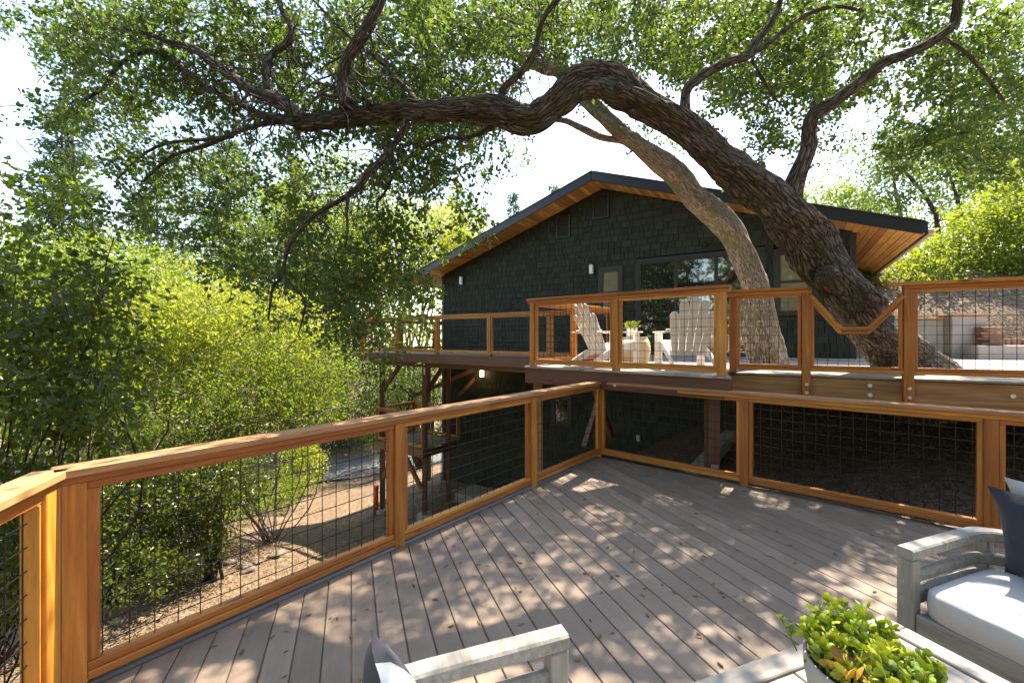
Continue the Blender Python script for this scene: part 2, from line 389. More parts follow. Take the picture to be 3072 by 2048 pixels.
def lathe(name, prof, mat, parent, loc, sides=28, smooth=True):
    n = len(prof); v = []; f = []
    for (r, z) in prof:
        for j in range(sides): a = 2 * math.pi * j / sides; v.append((r * math.cos(a), r * math.sin(a), z))
    for i in range(n - 1):
        for j in range(sides): k = (j + 1) % sides; f.append((i * sides + j, i * sides + k, (i + 1) * sides + k, (i + 1) * sides + j))
    f.append(tuple(range(sides - 1, -1, -1))); f.append(tuple((n - 1) * sides + j for j in range(sides)))
    return link(name, mesh(name, v, f, smooth), mat, parent, Matrix.Translation(Vector(loc)))

# ================================================================ GROUND
CP = np.array([(4, 5.6, -.35), (3, 7, -.75), (2, 9.3, -1.5), (5.5, 5.2, .0), (1.8, 7.2, -1.15), (7, 5, .4), (6, 8, .4), (7.4, 9.3, .5), (10, 7, .7), (10, 4, .6),
    (1.3, 6, -1.35), (0, 4.5, -1.75), (-1, 3, -1.95), (3, 2, -.95), (5, 1, -.6), (0, 0, -1.6), (3, -3, -1), (-2, 0, -2.0), (0, -6, -1.2), (-6, -4, -2.4),
    (-5.5, 7.8, -2.8), (-6.2, 9.5, -3.05), (-5.4, 5.2, -2.5), (-3, 6, -2.5), (-3.6, 3.6, -2.3), (-1, 10, -3.0), (0, 12, -3.4), (-4.9, 13.4, -4.05), (-2.5, 15.2, -3.55), (-8, 12.5, -3.7),
    (-11, 8, -3.6), (-10, 21, -5.2), (-8, 23, -5.2), (-14, 19.5, -5.2), (-4, 24.5, -5.2), (0, 28, -5.3), (-20, 16, -5.3), (-12, 27, -5.0), (-6, 30, -5),
    (-25, 30, -6), (0, 45, -5.5), (20, 40, -3), (-40, 20, -7), (-40, 60, -7), (0, 100, -7), (60, 60, 2), (3, 20, -2), (9, 21, .8), (13, 13, 1.4), (14, 20, 2.5), (25, 15, 6), (20, 0, 3),
    (20, -20, 3), (-30, -20, -5), (0, -40, 0), (-100, 0, -10), (100, 0, 14), (-100, 100, -12), (100, 100, 12), (0, 160, -8), (0, -100, 2)], float)
def tps_fit(P):
    n = len(P); d = np.linalg.norm(P[:, None, :2] - P[None, :, :2], axis=2); K = np.where(d > 0, d * d * np.log(d + 1e-9), 0) + np.eye(n) * .4
    A = np.zeros((n + 3, n + 3)); A[:n, :n] = K; A[:n, n] = 1; A[:n, n + 1:] = P[:, :2]; A[n, :n] = 1; A[n + 1:, :n] = P[:, :2].T
    return np.linalg.solve(A, np.concatenate([P[:, 2], [0, 0, 0]]))
TW = tps_fit(CP)
def gz(x, y):
    x = np.asarray(x, float); y = np.asarray(y, float); sh = x.shape; q = np.stack([x.ravel(), y.ravel()], 1)
    d = np.linalg.norm(q[:, None] - CP[None, :, :2], axis=2); K = np.where(d > 0, d * d * np.log(d + 1e-9), 0)
    z = K @ TW[:len(CP)] + TW[len(CP)] + q @ TW[len(CP) + 1:]
    z += .03 * np.sin(q[:, 0] * 2.1 + 1.3 * np.sin(q[:, 1])) + .03 * np.sin(q[:, 1] * 2.7 + q[:, 0])
    return z.reshape(sh)
def gzf(x, y): return float(gz(np.array([x]), np.array([y]))[0])
def spread(a, b, n, p): t = np.linspace(-1, 1, n); return (a + b) / 2 + (b - a) / 2 * np.sign(t) * np.abs(t) ** p
gx = spread(-260, 260, 190, 2.6); gy = spread(-255, 270, 190, 2.6)
GX, GY = np.meshgrid(gx, gy, indexing='ij'); n1, n2 = GX.shape
Zg = np.clip(gz(GX, GY), -40, 40)
gv = np.stack([GX, GY, Zg], -1).reshape(-1, 3); ii = np.arange(n1 * n2).reshape(n1, n2)
gf = np.stack([ii[:-1, :-1], ii[1:, :-1], ii[1:, 1:], ii[:-1, 1:]], -1).reshape(-1, 4)
struct('ground', mesh('ground', gv, gf, True), M['mulch'])
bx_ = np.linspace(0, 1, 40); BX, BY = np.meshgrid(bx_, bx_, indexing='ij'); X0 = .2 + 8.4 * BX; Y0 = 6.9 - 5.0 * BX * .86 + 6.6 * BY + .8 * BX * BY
ii = np.arange(1600).reshape(40, 40); struct('shade_painted_mulch_bed', mesh('shade_painted_mulch_bed', np.stack([X0, Y0, gz(X0, Y0) + .02], -1).reshape(-1, 3), np.stack([ii[:-1, :-1], ii[1:, :-1], ii[1:, 1:], ii[:-1, 1:]], -1).reshape(-1, 4), True), M['shademulch'])  # added sheet over the ground, its colour carrying the shade below the deck
# road, winding along the foot of the slope
rc = catmull([(-30, 12.5), (-20, 16.3), (-14, 19.3), (-9, 22), (-4, 24.6), (2, 28), (10, 33)], 10)
rt = nrm(np.gradient(rc, axis=0)); rn = np.stack([-rt[:, 1], rt[:, 0]], 1); rv = []; rf = []
for i, (p, q) in enumerate(zip(rc, rn)):
    for j in range(7): e = p + q * (j / 6 - .5) * 4.4; rv.append((e[0], e[1], gzf(*e) + .06))
for i in range(len(rc) - 1):
    for j in range(6): a = i * 7 + j; rf.append((a, a + 7, a + 8, a + 1))
struct('road', mesh('road', rv, rf, True), M['asphalt'])

# ================================================================ DECKS
def clip(poly, a, b, c):        # keep a*x+b*y<=c
    out = []
    for i in range(len(poly)):
        p, q = poly[i], poly[(i + 1) % len(poly)]; fp, fq = a * p[0] + b * p[1] - c, a * q[0] + b * q[1] - c
        if fp <= 0: out.append(p)
        if fp * fq < 0: t = fp / (fp - fq); out.append((p[0] + (q[0] - p[0]) * t, p[1] + (q[1] - p[1]) * t))
    return out
def boards(poly, ang, pitch, gap, z, th, mat, parent, rot90=None):
    dx, dy = math.sin(ang), math.cos(ang); nx, ny = dy, -dx
    vals = [p[0] * nx + p[1] * ny for p in poly]; k0 = math.floor(min(vals) / pitch); k1 = math.ceil(max(vals) / pitch)
    for k in range(k0, k1):
        q = clip(clip(poly, nx, ny, (k + 1) * pitch - gap / 2), -nx, -ny, -(k * pitch + gap / 2))
        if len(q) < 3: continue
        # local frame: X along the board
        loc = [(p[0] * dx + p[1] * dy, p[0] * nx + p[1] * ny) for p in q]
        cx = sum(a for a, b in loc) / len(loc); cy = (k + .5) * pitch; n = len(q); e = .004
        v = []
        for zz, ins in ((-th, -gap / 2 + .0004), (-.014, -gap / 2 + .0004), (-.0135, 0), (-e, 0), (0, e)):
            for a, b in loc: yy = (b - cy) * (1 if ins >= 0 else (pitch - .0008) / (pitch - gap)); yy = max(-pitch / 2 + gap / 2 + ins, min(pitch / 2 - gap / 2 - ins, yy)); v.append((a - cx, -yy, zz))
        f = [list(range(n)), list(range(5 * n - 1, 4 * n - 1, -1))]
        for r in (0, n, 2 * n, 3 * n):
            for i in range(n): j = (i + 1) % n; f.append([r + j, r + i, r + n + i, r + n + j])
        m = Matrix(((dx, -nx, 0, dx * cx + nx * cy), (dy, -ny, 0, dy * cx + ny * cy), (0, 0, 1, z), (0, 0, 0, 1)))
        link('board', mesh('board', v, f), mat, parent, m)
V2 = lambda x, y: Vector((x, y, 0))
Lc, Cc = V2(-2.064, 1.982), V2(1.262, 6.03)            # inner cap corners of the lower railing
Rc = V2(4.18, 3.497)
d1 = (Cc - Lc).normalized(); d2 = (Rc - Cc).normalized()
d3 = V2(.36, -.933).normalized()
o1 = V2(-d1.y, d1.x); o2 = V2(-d2.y, d2.x)             # outward from the deck
if o1.dot(V2(-1, 1)) < 0: o1 = -o1
if o2.dot(V2(1, 1)) < 0: o2 = -o2
def isect(p, u, q, v):
    den = u.x * v.y - u.y * v.x; t = ((q.x - p.x) * v.y - (q.y - p.y) * v.x) / den; return p + u * t
o3 = V2(-.933, -.36)
RC = .07                                                # cap half width: railing centre line lies this far outside the cap's inner edge
Lr = isect(Lc + o1 * RC, d1, Lc + o3 * RC, d3); Cr = isect(Lc + o1 * RC, d1, Cc + o2 * RC, d2); Rr = Cr + d2 * 5.66
BA = R(-20.6)
deck = thing('lower_deck', 'brown composite lower deck with boards laid on the diagonal', 'deck', (1.5, 2, -.03))
E1, E2, E3 = Lc + o1 * .05, Cc + o2 * .13, Lc + o3 * .05
ldp = [isect(E1, d1, E3, d3), isect(E1, d1, E2, d2), isect(E2, d2, V2(7.6, 0), V2(0, 1)), V2(7.6, -3), isect(E3, d3, V2(0, -3), V2(1, 0))]
ldp2 = [(p.x, p.y) for p in ldp]
boards(ldp2, BA, .1445, .006, 0, .025, M['deck'], deck)
for (A, B, nm) in ((ldp[0], ldp[1], 'fascia_board'), (ldp[1], ldp[2], 'fascia_board')):
    u = (B - A).normalized(); beam(nm, A + Vector((0, 0, -.15)) + (o1 if nm and A == ldp[0] else o2) * .02, B + Vector((0, 0, -.15)) + (o1 if A == ldp[0] else o2) * .02, .035, .235, M['brownstain'], deck)
beam('fascia_board', ldp[0] + Vector((0, 0, -.15)) + o3 * .02, ldp[4] + Vector((0, 0, -.15)) + o3 * .02, .035, .235, M['brownstain'], deck)
# joists under the deck (seen dark through the gaps)
for k in range(9):
    p = ldp[0] + d1 * .2 + d2 * (.6 * k + .3); beam('joist', p + Vector((0, 0, -.12)), p + d1 * 4.6 + Vector((0, 0, -.12)), .04, .18, M['brownstain'], deck)
# rounded grey strip along the left edge of the boards
tv, tf, _ = tube_arrays([ldp[0] + d1 * .02 - o1 * .0 + Vector((0, 0, .012)), ldp[1] - d1 * .2 + Vector((0, 0, .012))], [.019, .019], 10)
link('edge_trim', mesh('edge_trim', tv - np.array((1.5, 2, -.03)), tf, True), M['edge'], deck, Matrix.Translation((1.5, 2, -.03)))
for p in (Lr + d1 * 1.9, Lr + d1 * 3.7, Cr - d1 * .3, Cr + d2 * 1.9, Lr + d3 * 1.4, Lr + d1 * .2):
    beam('support_post', Vector((p.x, p.y, gzf(p.x, p.y) - .2)), Vector((p.x, p.y, -.27)), .14, .14, M['brownstain'], deck, Vector((0, 1, 0)))

UZ = 1.236                                              # upper deck level
Pf0, Pf1 = V2(.307, 6.90), V2(2.515, 5.037)             # platform front
rd = V2(.883, -.469).normalized(); Rs = V2(2.90, 5.72); Re = Rs + rd * 5.5
pl = V2(.64, .768)                                      # platform's left side runs away
Pj = Pf0 + pl * 2.85
# house frame
H0 = V2(7.36, 9.26); HT = V2(-.8387, .5446); HN = V2(-.5446, -.8387)
def hp(t, o, z): p = H0 + HT * t + HN * o; return Vector((p.x, p.y, z))
HW = 11.74; TR = 5.66; PEAK = 5.98; PR, PL = .352, .328       # gable width, ridge position, ridge height, slopes right and left
def rooflow(t): return PEAK - (PR * (TR - t) if t < TR else PL * (t - TR))
Wend = V2(-4.89, 13.9)
udeck = thing('upper_deck', 'upper deck of pale boards along the dark house with dark brown fascia', 'deck', (4, 8, UZ - .03))
fn = V2(-.645, -.764)
pA, pB = Pf0 + fn * .06 - pl * .02 + V2(-.06, .04), Pf1 + fn * .06 + V2(.05, -.03)
platform = [pA, pB, Rs + V2(-.06, -.05), Rs + V2(-.02, -.02) + HN * .02, V2(*hp(1.0, 0, 0).xy) + HN * -.0, V2(*hp(6.6, 0, 0).xy), Pj + V2(-.1, .05)]
boards([(p.x, p.y) for p in platform], R(40), .1445, .006, UZ, .025, M['decklit'], udeck)
rdn = V2(-.469, -.883)
patio = [Rs + rdn * .07 + V2(.08, 0), Re + rdn * .07, V2(12.5, 3.5), V2(13.5, 9.5), V2(7.8, 9.7), V2(*hp(0.0, .0, 0).xy), V2(*hp(1.0, .0, 0).xy)]
boards([(p.x, p.y) for p in patio], math.atan2(rd.x, rd.y), .1445, .006, UZ - .002, .025, M['decklit'], udeck)
walk = [V2(*hp(6.62, 0, 0).xy), Pj + V2(-.05, .1), Wend + V2(-.06, -.05), Wend + V2(-.06, 0) - HN * 5.5, V2(*hp(HW + .02, -2.6, 0).xy), V2(*hp(HW + .02, 0, 0).xy)]
wk1 = [walk[0], walk[1], walk[2], V2(*hp(HW + .02, 0, 0).xy)]
wk2 = [walk[2], walk[3], V2(*hp(HW + .02, -2.7, 0).xy), V2(*hp(HW + .02, 0, 0).xy)]
boards([(p.x, p.y) for p in wk1], math.atan2(HT.x, HT.y), .1445, .006, UZ - .004, .025, M['deck'], udeck)
boards([(p.x, p.y) for p in wk2], math.atan2(HT.x, HT.y), .1445, .006, UZ - .006, .025, M['deck'], udeck)
def zed(p, z): return Vector((p.x, p.y, z))
fz = UZ - .03
beam('fascia_board', zed(pA + fn * -.04, fz - .118), zed(pB + fn * -.04, fz - .118), .04, .235, M['brownstain'], udeck)
beam('fascia_board', zed(pA - pl * -.02 + V2(.03, 0), fz - .118), zed(Pj, fz - .118), .04, .23, M['brownstain'], udeck)
beam('fascia_board', zed(Wend + V2(-.02, -.02), fz - .118), zed(Pj + V2(-.12, .06), fz - .118), .04, .235, M['brownstain'], udeck)
beam('fascia_board', zed(Wend + V2(-.02, 0), fz - .12), zed(Wend - HN * 5.5, fz - .12), .04, .235, M['brownstain'], udeck)
beam('deck_beam', zed(Rs + rdn * .02 - rd * .35, fz - .15), zed(Re + rdn * .02, fz - .15), .075, .285, M['treated'], udeck, label='greenish treated timber beam carrying the right side of the deck')
beam('fascia_board', zed(Pf1 + V2(.05, .0), fz - .12), zed(Rs + V2(.0, -.02), fz - .12), .04, .23, M['brownstain'], udeck)
for k in range(7):           # joists seen from below
    p = Pf0 + (Pf1 - Pf0) * ((k + .5) / 7) + pl * .1; beam('joist', zed(p, fz - .1), zed(p + pl * 2.8, fz - .1), .04, .18, M['brownstain'], udeck)
for k in range(15):
    p = Wend + (Pj - Wend) * (k / 14); beam('joist', zed(p - HN * .05, fz - .1), zed(p - HN * 2.6, fz - .1), .04, .17, M['brownstain'], udeck)
beam('girder', zed(Wend - HN * .45 + HT * -.1, fz - .3), zed(Pj - HN * .45, fz - .3), .09, .2, M['brownstain'], udeck)
# posts and braces carrying the walkway
def under_post(p, top, w_=.14):
    g = gzf(p.x, p.y); beam('support_post', zed(p, g + .12), zed(p, top), w_, w_, M['brownstain'], udeck, Vector((0, 1, 0)))
    return g
wd = (Pj - Wend).normalized()
UP = [Wend + wd * .5 - HN * .45, Wend + wd * 2.45 - HN * .45, Wend + wd * .5 - HN * 2.6, Wend + wd * 2.45 - HN * 1.5]
for p in UP: under_post(p, fz - .4 + .0)
beam('girder', zed(UP[0], fz - .3), zed(UP[2], fz - .3), .09, .2, M['brownstain'], udeck); beam('girder', zed(UP[1], fz - .3), zed(UP[3], fz - .3), .09, .2, M['brownstain'], udeck)
for p, u in ((UP[0], wd), (UP[1], -HN), (UP[0], -HN)):
    beam('brace', zed(p, fz - 1.25), zed(p + u * .8, fz - .42), .09, .12, M['brownstain'], udeck)
for p in (UP[0], UP[1]): beam('bracket', zed(p + V2(-.0, -.075), fz - .62), zed(p + V2(0, -.075), fz - .42), .05, .006, M['steel'], udeck, Vector((0, -1, 0)), 0)
PP = [Pf0 + V2(.12, .1), Pf1 + V2(.0, .35)]
for p in PP:
    g = gzf(p.x, p.y); beam('support_post', zed(p, g - .1), zed(p, fz - .24), .14, .14, M['treated'] if p is PP[0] else M['brownstain'], udeck, Vector((0, 1, 0)))
for p, u in ((PP[0] + pl * 1.5, pl), (PP[0] + pl * 2.6, -pl)):
    beam('brace', zed(p, fz - 1.6), zed(p + u * .9, fz - .25), .1, .12, M['brownstain'], udeck)
beam('post_plate', zed(PP[1] + V2(0, -.075), .0), zed(PP[1] + V2(0, -.075), .12), .09, .006, M['steel'], udeck, Vector((0, -1, 0)), 0)
# round concrete piers under the outer posts
for i, p in enumerate((UP[0], UP[1])):
    g = gzf(p.x, p.y); pr = thing('concrete_pier', ['round concrete pier under the outermost deck post beside the orange tube', 'round concrete pier under the deck post beside the stair landing'][i], 'pier', (p.x, p.y, g - .2), 'concrete deck piers')
    lathe('pier_body', [(.24, 0), (.24, .29), (.22, .32)], M['concrete'], pr, (p.x, p.y, g - .2), 20)
p = UP[0] + V2(-.17, -.12); g = gzf(p.x, p.y)
t = thing('orange_tube', 'bright orange plastic tube standing beside the outermost deck post', 'tube', (p.x, p.y, g - .05)); lathe('tube_body', [(.075, 0), (.075, .85), (.06, .87)], M['orange'], t, (p.x, p.y, g - .05), 16); lathe('tube_cap', [(.085, .86), (.085, .95), (.07, .97)], M['orange'], t, (p.x, p.y, g - .05), 16)

# ================================================================ RAILINGS
wires = {}
def rail_bay(A, B, z, parent, top=True, bottom=True, mesh_top=None):
    """frame strips and wire mesh between two posts; A,B post centres"""
    u = (B - A).normalized(); a = A + u * .0445; b = B - u * .0445; zt = z + 1.075 - .076; zb = z + .045
    wm = M['redwood']
    if top: beam('frame_strip', zed(a, zt - .019), zed(b, zt - .019), .06, .038, wm, parent)
    beam('bottom_rail', zed(a, zb + .019), zed(b, zb + .019), .089, .038, wm, parent)
    beam('frame_strip', zed(a, zb + .0575), zed(b, zb + .0575), .06, .037, wm, parent)
    for p, s in ((a, 1), (b, -1)):
        q = p + u * s * .019; beam('frame_strip', zed(q, zb + .0765), zed(q, zt - .0385 if top else zt - .0385), .06, .038, wm, parent, o1)
    # wires
    a2 = a + u * .03; b2 = b - u * .03; L = (b2 - a2).length; z0 = zb + .06; z1 = zt - .02; v = []; f = []
    def rod(p, q, r=.0022):
        n = len(v); ax = (q - p).normalized(); s1 = Vector((0, 0, 1)).cross(ax)
        if s1.length < .1: s1 = u.copy()
        s1.normalize(); s2 = ax.cross(s1)
        for e in (p, q):
            for (i, j) in ((1, 1), (-1, 1), (-1, -1), (1, -1)): v.append(e + s1 * r * i + s2 * r * j)
        for k in range(4): f.append((n + k, n + (k + 1) % 4, n + 4 + (k + 1) % 4, n + 4 + k))
    off = random.Random(int(A.x * 977 + B.y * 131)).uniform(.02, .09); nv = int((L - off) / .1016) + 1
    def lim(s): return z1 if mesh_top is None else mesh_top(s)
    for k in range(nv):
        s = off + k * .1016; p = a2 + u * s
        if lim(s) > z0 + .05: rod(zed(p, z0), zed(p, lim(s)))
    k = 0
    while True:
        zz = zb + .076 + .06 + k * .1016; k += 1
        if zz > z1: break
        if mesh_top is None: rod(zed(a2, zz) + Vector((0, 0, 0)), zed(b2, zz))
        else:
            st = None
            for i in range(81):
                s = L * i / 80
                if lim(s) > zz and st is None: st = s
                if (lim(s) <= zz or i == 80) and st is not None: rod(zed(a2 + u * st, zz), zed(a2 + u * s, zz)); st = None
    off_ = POS[parent].translation
    link('wire_mesh', mesh('wire_mesh', [tuple(p - off_) for p in v], f), M['wire'], parent, Matrix.Translation(off_), None, 'stuff')
def railing(name, label, A, B, ss, z, zlow=None, capA=0, capB=0, skip=(), first=True, last=True, group=None, lows=None, capm=None, caps=None):
    u = (B - A).normalized(); r = thing(name, label, 'railing', zed(A, z), group); L = (B - A).length
    up = V2(-u.y, u.x)
    for i, s in enumerate(ss):
        if (i == 0 and not first) or (i == len(ss) - 1 and not last): continue
        p = A + u * s; lo = z if lows is None else lows[i]
        beam('post', zed(p, lo), zed(p, z + 1.075 - .076), .089, .089, M['redwood'], r, up)
    for c0, c1 in (caps or [(-capA, L + capB)]):
        beam('cap_rail', zed(A + u * c0, z + 1.075 - .019), zed(A + u * c1, z + 1.075 - .019), .14, .038, capm or M['redwood_cap'], r)
        beam('top_rail', zed(A + u * max(c0, -.0445), z + 1.075 - .057), zed(A + u * min(c1, L + .0445), z + 1.075 - .057), .089, .0375, M['redwood'], r)
    for i in range(len(ss) - 1):
        if i in skip: continue
        rail_bay(A + u * ss[i], A + u * ss[i + 1], z, r)
    return r
r1 = railing('deck_railing', 'redwood and wire mesh railing along the open hillside edge of the lower deck', Lr, Cr, [.07, 1.91, 3.72, (Cr - Lr).length], 0, capA=.0, capB=.07)
r2 = railing('deck_railing', 'redwood and wire mesh railing across the lower deck below the treated timber beam', Cr, Rr, [0, 1.87, 3.76, 5.6], 0, capA=-.07, capB=0, first=False)
r3 = railing('deck_railing', 'short angled redwood railing meeting the hillside railing at its splayed corner post', Lr, Lr + d3 * 3.6, [.08, 1.9, 3.55], 0, capA=0, capB=0)
r4 = railing('deck_railing', 'raised redwood railing in front of the white deck chairs', Pf0, Pf1, [.045, 1.49, (Pf1 - Pf0).length - .045], UZ, capA=.04, capB=.05, capm=M['redwood'])
r5 = railing('deck_railing', 'redwood railing at the side of the left white chair running back to the walkway', Pf0, Pj, [0, 1.3, 2.85], UZ, capA=-.08, capB=.05, first=False, capm=M['redwood'])
Lw = (Wend - Pj).length
r7 = railing('deck_railing', 'redwood railing along the front of the raised walkway by the dark gable wall', Wend, Pj, [.045, 1.75, 3.4, 5.25, 7.0, Lw - .045], UZ, capA=.05, capB=-.07, last=False, capm=M['redwood'])
r8 = railing('deck_railing', 'redwood railing down the far open side of the raised walkway past the house corner', Wend, Wend - HN * 5.4, [0, 1.7, 3.4, 5.35], UZ, capA=-.08, capB=0, first=False, capm=M['redwood'])
r9 = railing('deck_railing', 'short redwood railing closing the rear of the raised walkway past the house corner', V2(*hp(HW + .1, -5.0, 0).xy), Wend - HN * 5.0, [.05, .9, 1.9], UZ, capm=M['redwood'])
# recessed railing with the notch round the oak trunk
sp = [.045, .841, 1.79, 3.62, 5.45]; r6 = thing('deck_railing', 'redwood railing with a V-shaped notch fitted round the leaning oak trunk', 'railing', zed(Rs, UZ))
for i, s in enumerate(sp):
    p = Rs + rd * s + rdn * (.085 if i in (1, 2, 3) else 0.0); lo = UZ - .3 if i in (1, 2, 3) else UZ
    beam('post', zed(p, lo), zed(p, UZ + 1.075 - .076), .089, .089, M['redwood'], r6, rdn)
    if i in (1, 2, 3):
        for dz in (-.11, -.21):
            q = zed(p + rdn * .047, UZ + dz); m = frame(q, q + rdn * .02); bv, bf, _ = tube_arrays([(0, 0, 0), (.006, 0, 0)], [.019, .019], 14); link('bolt', mesh('bolt', bv, bf), M['steel'], r6, m)
RO = Rs + rdn * .085
for c0, c1 in ((-.05, .9), (1.60, 5.5)):
    beam('cap_rail', zed(RO + rd * c0, UZ + 1.056), zed(RO + rd * c1, UZ + 1.056), .14, .038, M['redwood'], r6)
    beam('top_rail', zed(RO + rd * (c0 if c0 < 0 else sp[2] - .0445), UZ + 1.018), zed(RO + rd * min(c1, .885 if c0 < 0 else 9), UZ + 1.018), .089, .0375, M['redwood'], r6)
for i in (0, 2, 3): rail_bay(RO + rd * sp[i], RO + rd * sp[i + 1], UZ, r6)
sA, sB = sp[1] + .0445, sp[2] - .0445
zt = UZ + .985
notch = [(sA, zt - .02), (sA + .3, UZ + .56), (sA + .55, UZ + .56), (sB, zt - .06)]
def ntop(s):
    s += sA + .03
    for (a, za), (b, zb_) in zip(notch[:-1], notch[1:]):
        if a <= s <= b: return za + (zb_ - za) * (s - a) / (b - a) - .02
    return 0
for (a, za), (b, zb_) in zip(notch[:-1], notch[1:]):
    A3, B3 = zed(RO + rd * a, za), zed(RO + rd * b, zb_); beam('notch_rail', A3, B3, .10, .04, M['redwood'], r6, rdn.cross(B3 - A3))
    A3, B3 = A3 + Vector((0, 0, -.048)), B3 + Vector((0, 0, -.048)); beam('notch_frame', A3, B3, .06, .038, M['redwood'], r6, rdn.cross(B3 - A3))
rail_bay(RO + rd * sp[1], RO + rd * sp[2], UZ, r6, top=False, mesh_top=ntop)
for s, dz in ((1.46, -.08), (1.46, -.19), (2.62, -.13), (3.3, -.2)):    # bolts in the beam
    q = zed(Rs + rdn * .058 + rd * s, UZ + dz - .02); m = frame(q, q + rdn * .02); bv, bf, _ = tube_arrays([(0, 0, 0), (.006, 0, 0)], [.022, .022], 14); link('bolt', mesh('bolt', bv, bf), M['steel'], udeck, m)
q = zed((pA + pB) / 2 + fn * -.018 + (pB - pA) * .02, fz - .17); m = frame(q, q + fn * .02); bv, bf, _ = tube_arrays([(0, 0, 0), (.006, 0, 0)], [.02, .02], 14); link('bolt', mesh('bolt', bv, bf), M['steel'], udeck, m)

# ================================================================ HOUSE
house = thing('house', 'dark green shingled house with a low gable and cedar lined eaves', 'house', hp(TR, -4, -3.6))
HD = 9.0; ZB = -3.9
gp = [(0, ZB), (HW, ZB), (HW, rooflow(HW)), (TR, rooflow(TR)), (0, rooflow(0))]
v = [hp(t, 0, z) for t, z in gp] + [hp(t, -HD, z) for t, z in gp]; off = POS[house].translation
wall = link('wall', mesh('wall', [tuple(p - off) for p in v], [[4, 3, 2, 1, 0], [5, 6, 7, 8, 9]] + [[i, (i + 1) % 5, 5 + (i + 1) % 5, 5 + i] for i in range(5)]), M['wallbase'], house, Matrix.Translation(off))
OPEN = [(5.06, 5.78, 2.25, 3.72), (1.62, 4.70, UZ, 3.84), (.58, 1.46, 2.25, 3.75), (6.62, 7.32, -.95, -.05), (6.67, 7.13, 4.72, 5.42), (5.46, 5.94, 5.12, 5.82)]
rg = random.Random(4)
SH = []; row = 0; zz = -3.6
while zz < rooflow(TR):
    t = .02 - rg.uniform(0, .15)
    while t < HW:
        wd_ = rg.choice((.11, .14, .17, .2, .24, .28)) ; a, b = max(t, .01), min(t + wd_ - .012, HW - .01); t += wd_
        if b - a < .03: continue
        top = zz + .2; c = (a + b) / 2
        top = min(top, rooflow(c) - .01)
        if top - zz < .04: continue
        iv = [(a, b)]
        for o in OPEN:
            if zz + .09 > o[2] and zz < o[3] - .03: iv = [q for a0, b0 in iv for q in ((a0, min(b0, o[0] + .01)), (max(a0, o[1] - .01), b0)) if q[1] - q[0] > .01]
        dz = rg.choice((0, 0, 0, .006, -.006))
        for a0, b0 in iv: SH.append((a0, b0, zz + dz, top))
    zz += .178
def shingle_geo(a, b, z0, z1):   # local: x along wall, y out, z up; butt proud at the bottom
    w2 = (b - a) / 2; h2 = (z1 - z0) / 2
    return [(-w2, .026, -h2), (w2, .026, -h2), (w2, .006, h2), (-w2, .006, h2), (-w2, 0, -h2), (w2, 0, -h2), (w2, 0, h2), (-w2, 0, h2)]
SF = [(0, 1, 2, 3), (4, 7, 6, 5), (0, 4, 5, 1), (1, 5, 6, 2), (2, 6, 7, 3), (3, 7, 4, 0)]
HM = Matrix(((HT.x, HN.x, 0, 0), (HT.y, HN.y, 0, 0), (0, 0, 1, 0), (0, 0, 0, 1)))
def size_in_view(s):
    p = hp((s[0] + s[1]) / 2, 0, s[2]); return (s[1] - s[0]) / p.y ** 2 if s[2] > 2.35 and 1332 < CX + F * p.x / p.y < 2300 else 0
SH.sort(key=size_in_view, reverse=True)
SC = {}
for s in SH[:300]:
    k = (round(s[1] - s[0], 2), round(s[3] - s[2], 2))
    if k not in SC: SC[k] = mesh('shingle', shingle_geo(0, k[0], 0, k[1]), SF)
    m = HM.copy(); m.translation = hp((s[0] + s[1]) / 2, .002, (s[2] + s[3]) / 2); link('shingle', SC[k], M['shingle'], wall, m)
vv = []; ff = []; tt = []
for s in SH[300:]:
    n = len(vv); c0 = hp((s[0] + s[1]) / 2, .002, (s[2] + s[3]) / 2) - off
    vv += [tuple(c0 + HM.to_3x3() @ Vector(p)) for p in shingle_geo(*s)]; ff += [tuple(i + n for i in q) for q in SF]; tt += [rg.random()] * 8
me = mesh('shingle_field', vv, ff); a = me.attributes.new('tint', 'FLOAT', 'POINT'); a.data.foreach_set('value', tt)
link('shingle_field', me, M['shingle'], wall, Matrix.Translation(off), None, 'stuff')
for t in (-.01, HW + .01): beam('corner_trim', hp(t, .02, ZB), hp(t, .02, rooflow(t) - .03), .11, .05, M['trim'], house, HN)
beam('foundation', hp(-.05, .04, ZB - .4), hp(HW + .03, .04, ZB - .4), .12, 1.6, M['concrete'], house)
# roof
OV, EV, RT = .80, 1.0, .19
def slab(sgn):
    e = -EV if sgn < 0 else HW + EV
    z_e = rooflow(e)
    P = [(e, OV, z_e + .03), (TR, OV, rooflow(TR) + .03), (TR, -HD - .6, rooflow(TR) + .03), (e, -HD - .6, z_e + .03)]
    v = [hp(*p) for p in P] + [hp(p[0], p[1], p[2] + RT) for p in P]
    return link('roof_plane', mesh('roof_plane', [tuple(p - off) for p in v], [(0, 1, 2, 3), (7, 6, 5, 4)] + [(i, (i + 1) % 4, 4 + (i + 1) % 4, 4 + i) for i in range(4)]), M['rooftop'], house, Matrix.Translation(off))
slab(-1); slab(1)
for e in (-EV, HW + EV):
    A, B = hp(e, OV + .02, rooflow(e) + .11), hp(TR, OV + .02, rooflow(TR) + .11)
    beam('rake_fascia', A, B, .04, .24, M['fascia'], house); beam('rake_edge', A + Vector((0, 0, .13)), B + Vector((0, 0, .13)), .09, .02, M['rooftop'], house)
    s = -1 if e < 0 else 1; A, B = hp(e + s * .02, OV, rooflow(e) + .10), hp(e + s * .02, -HD - .6, rooflow(e) + .10); beam('eave_fascia', A, B, .04, .22, M['fascia'] if e < 0 else M['soffit'], house)
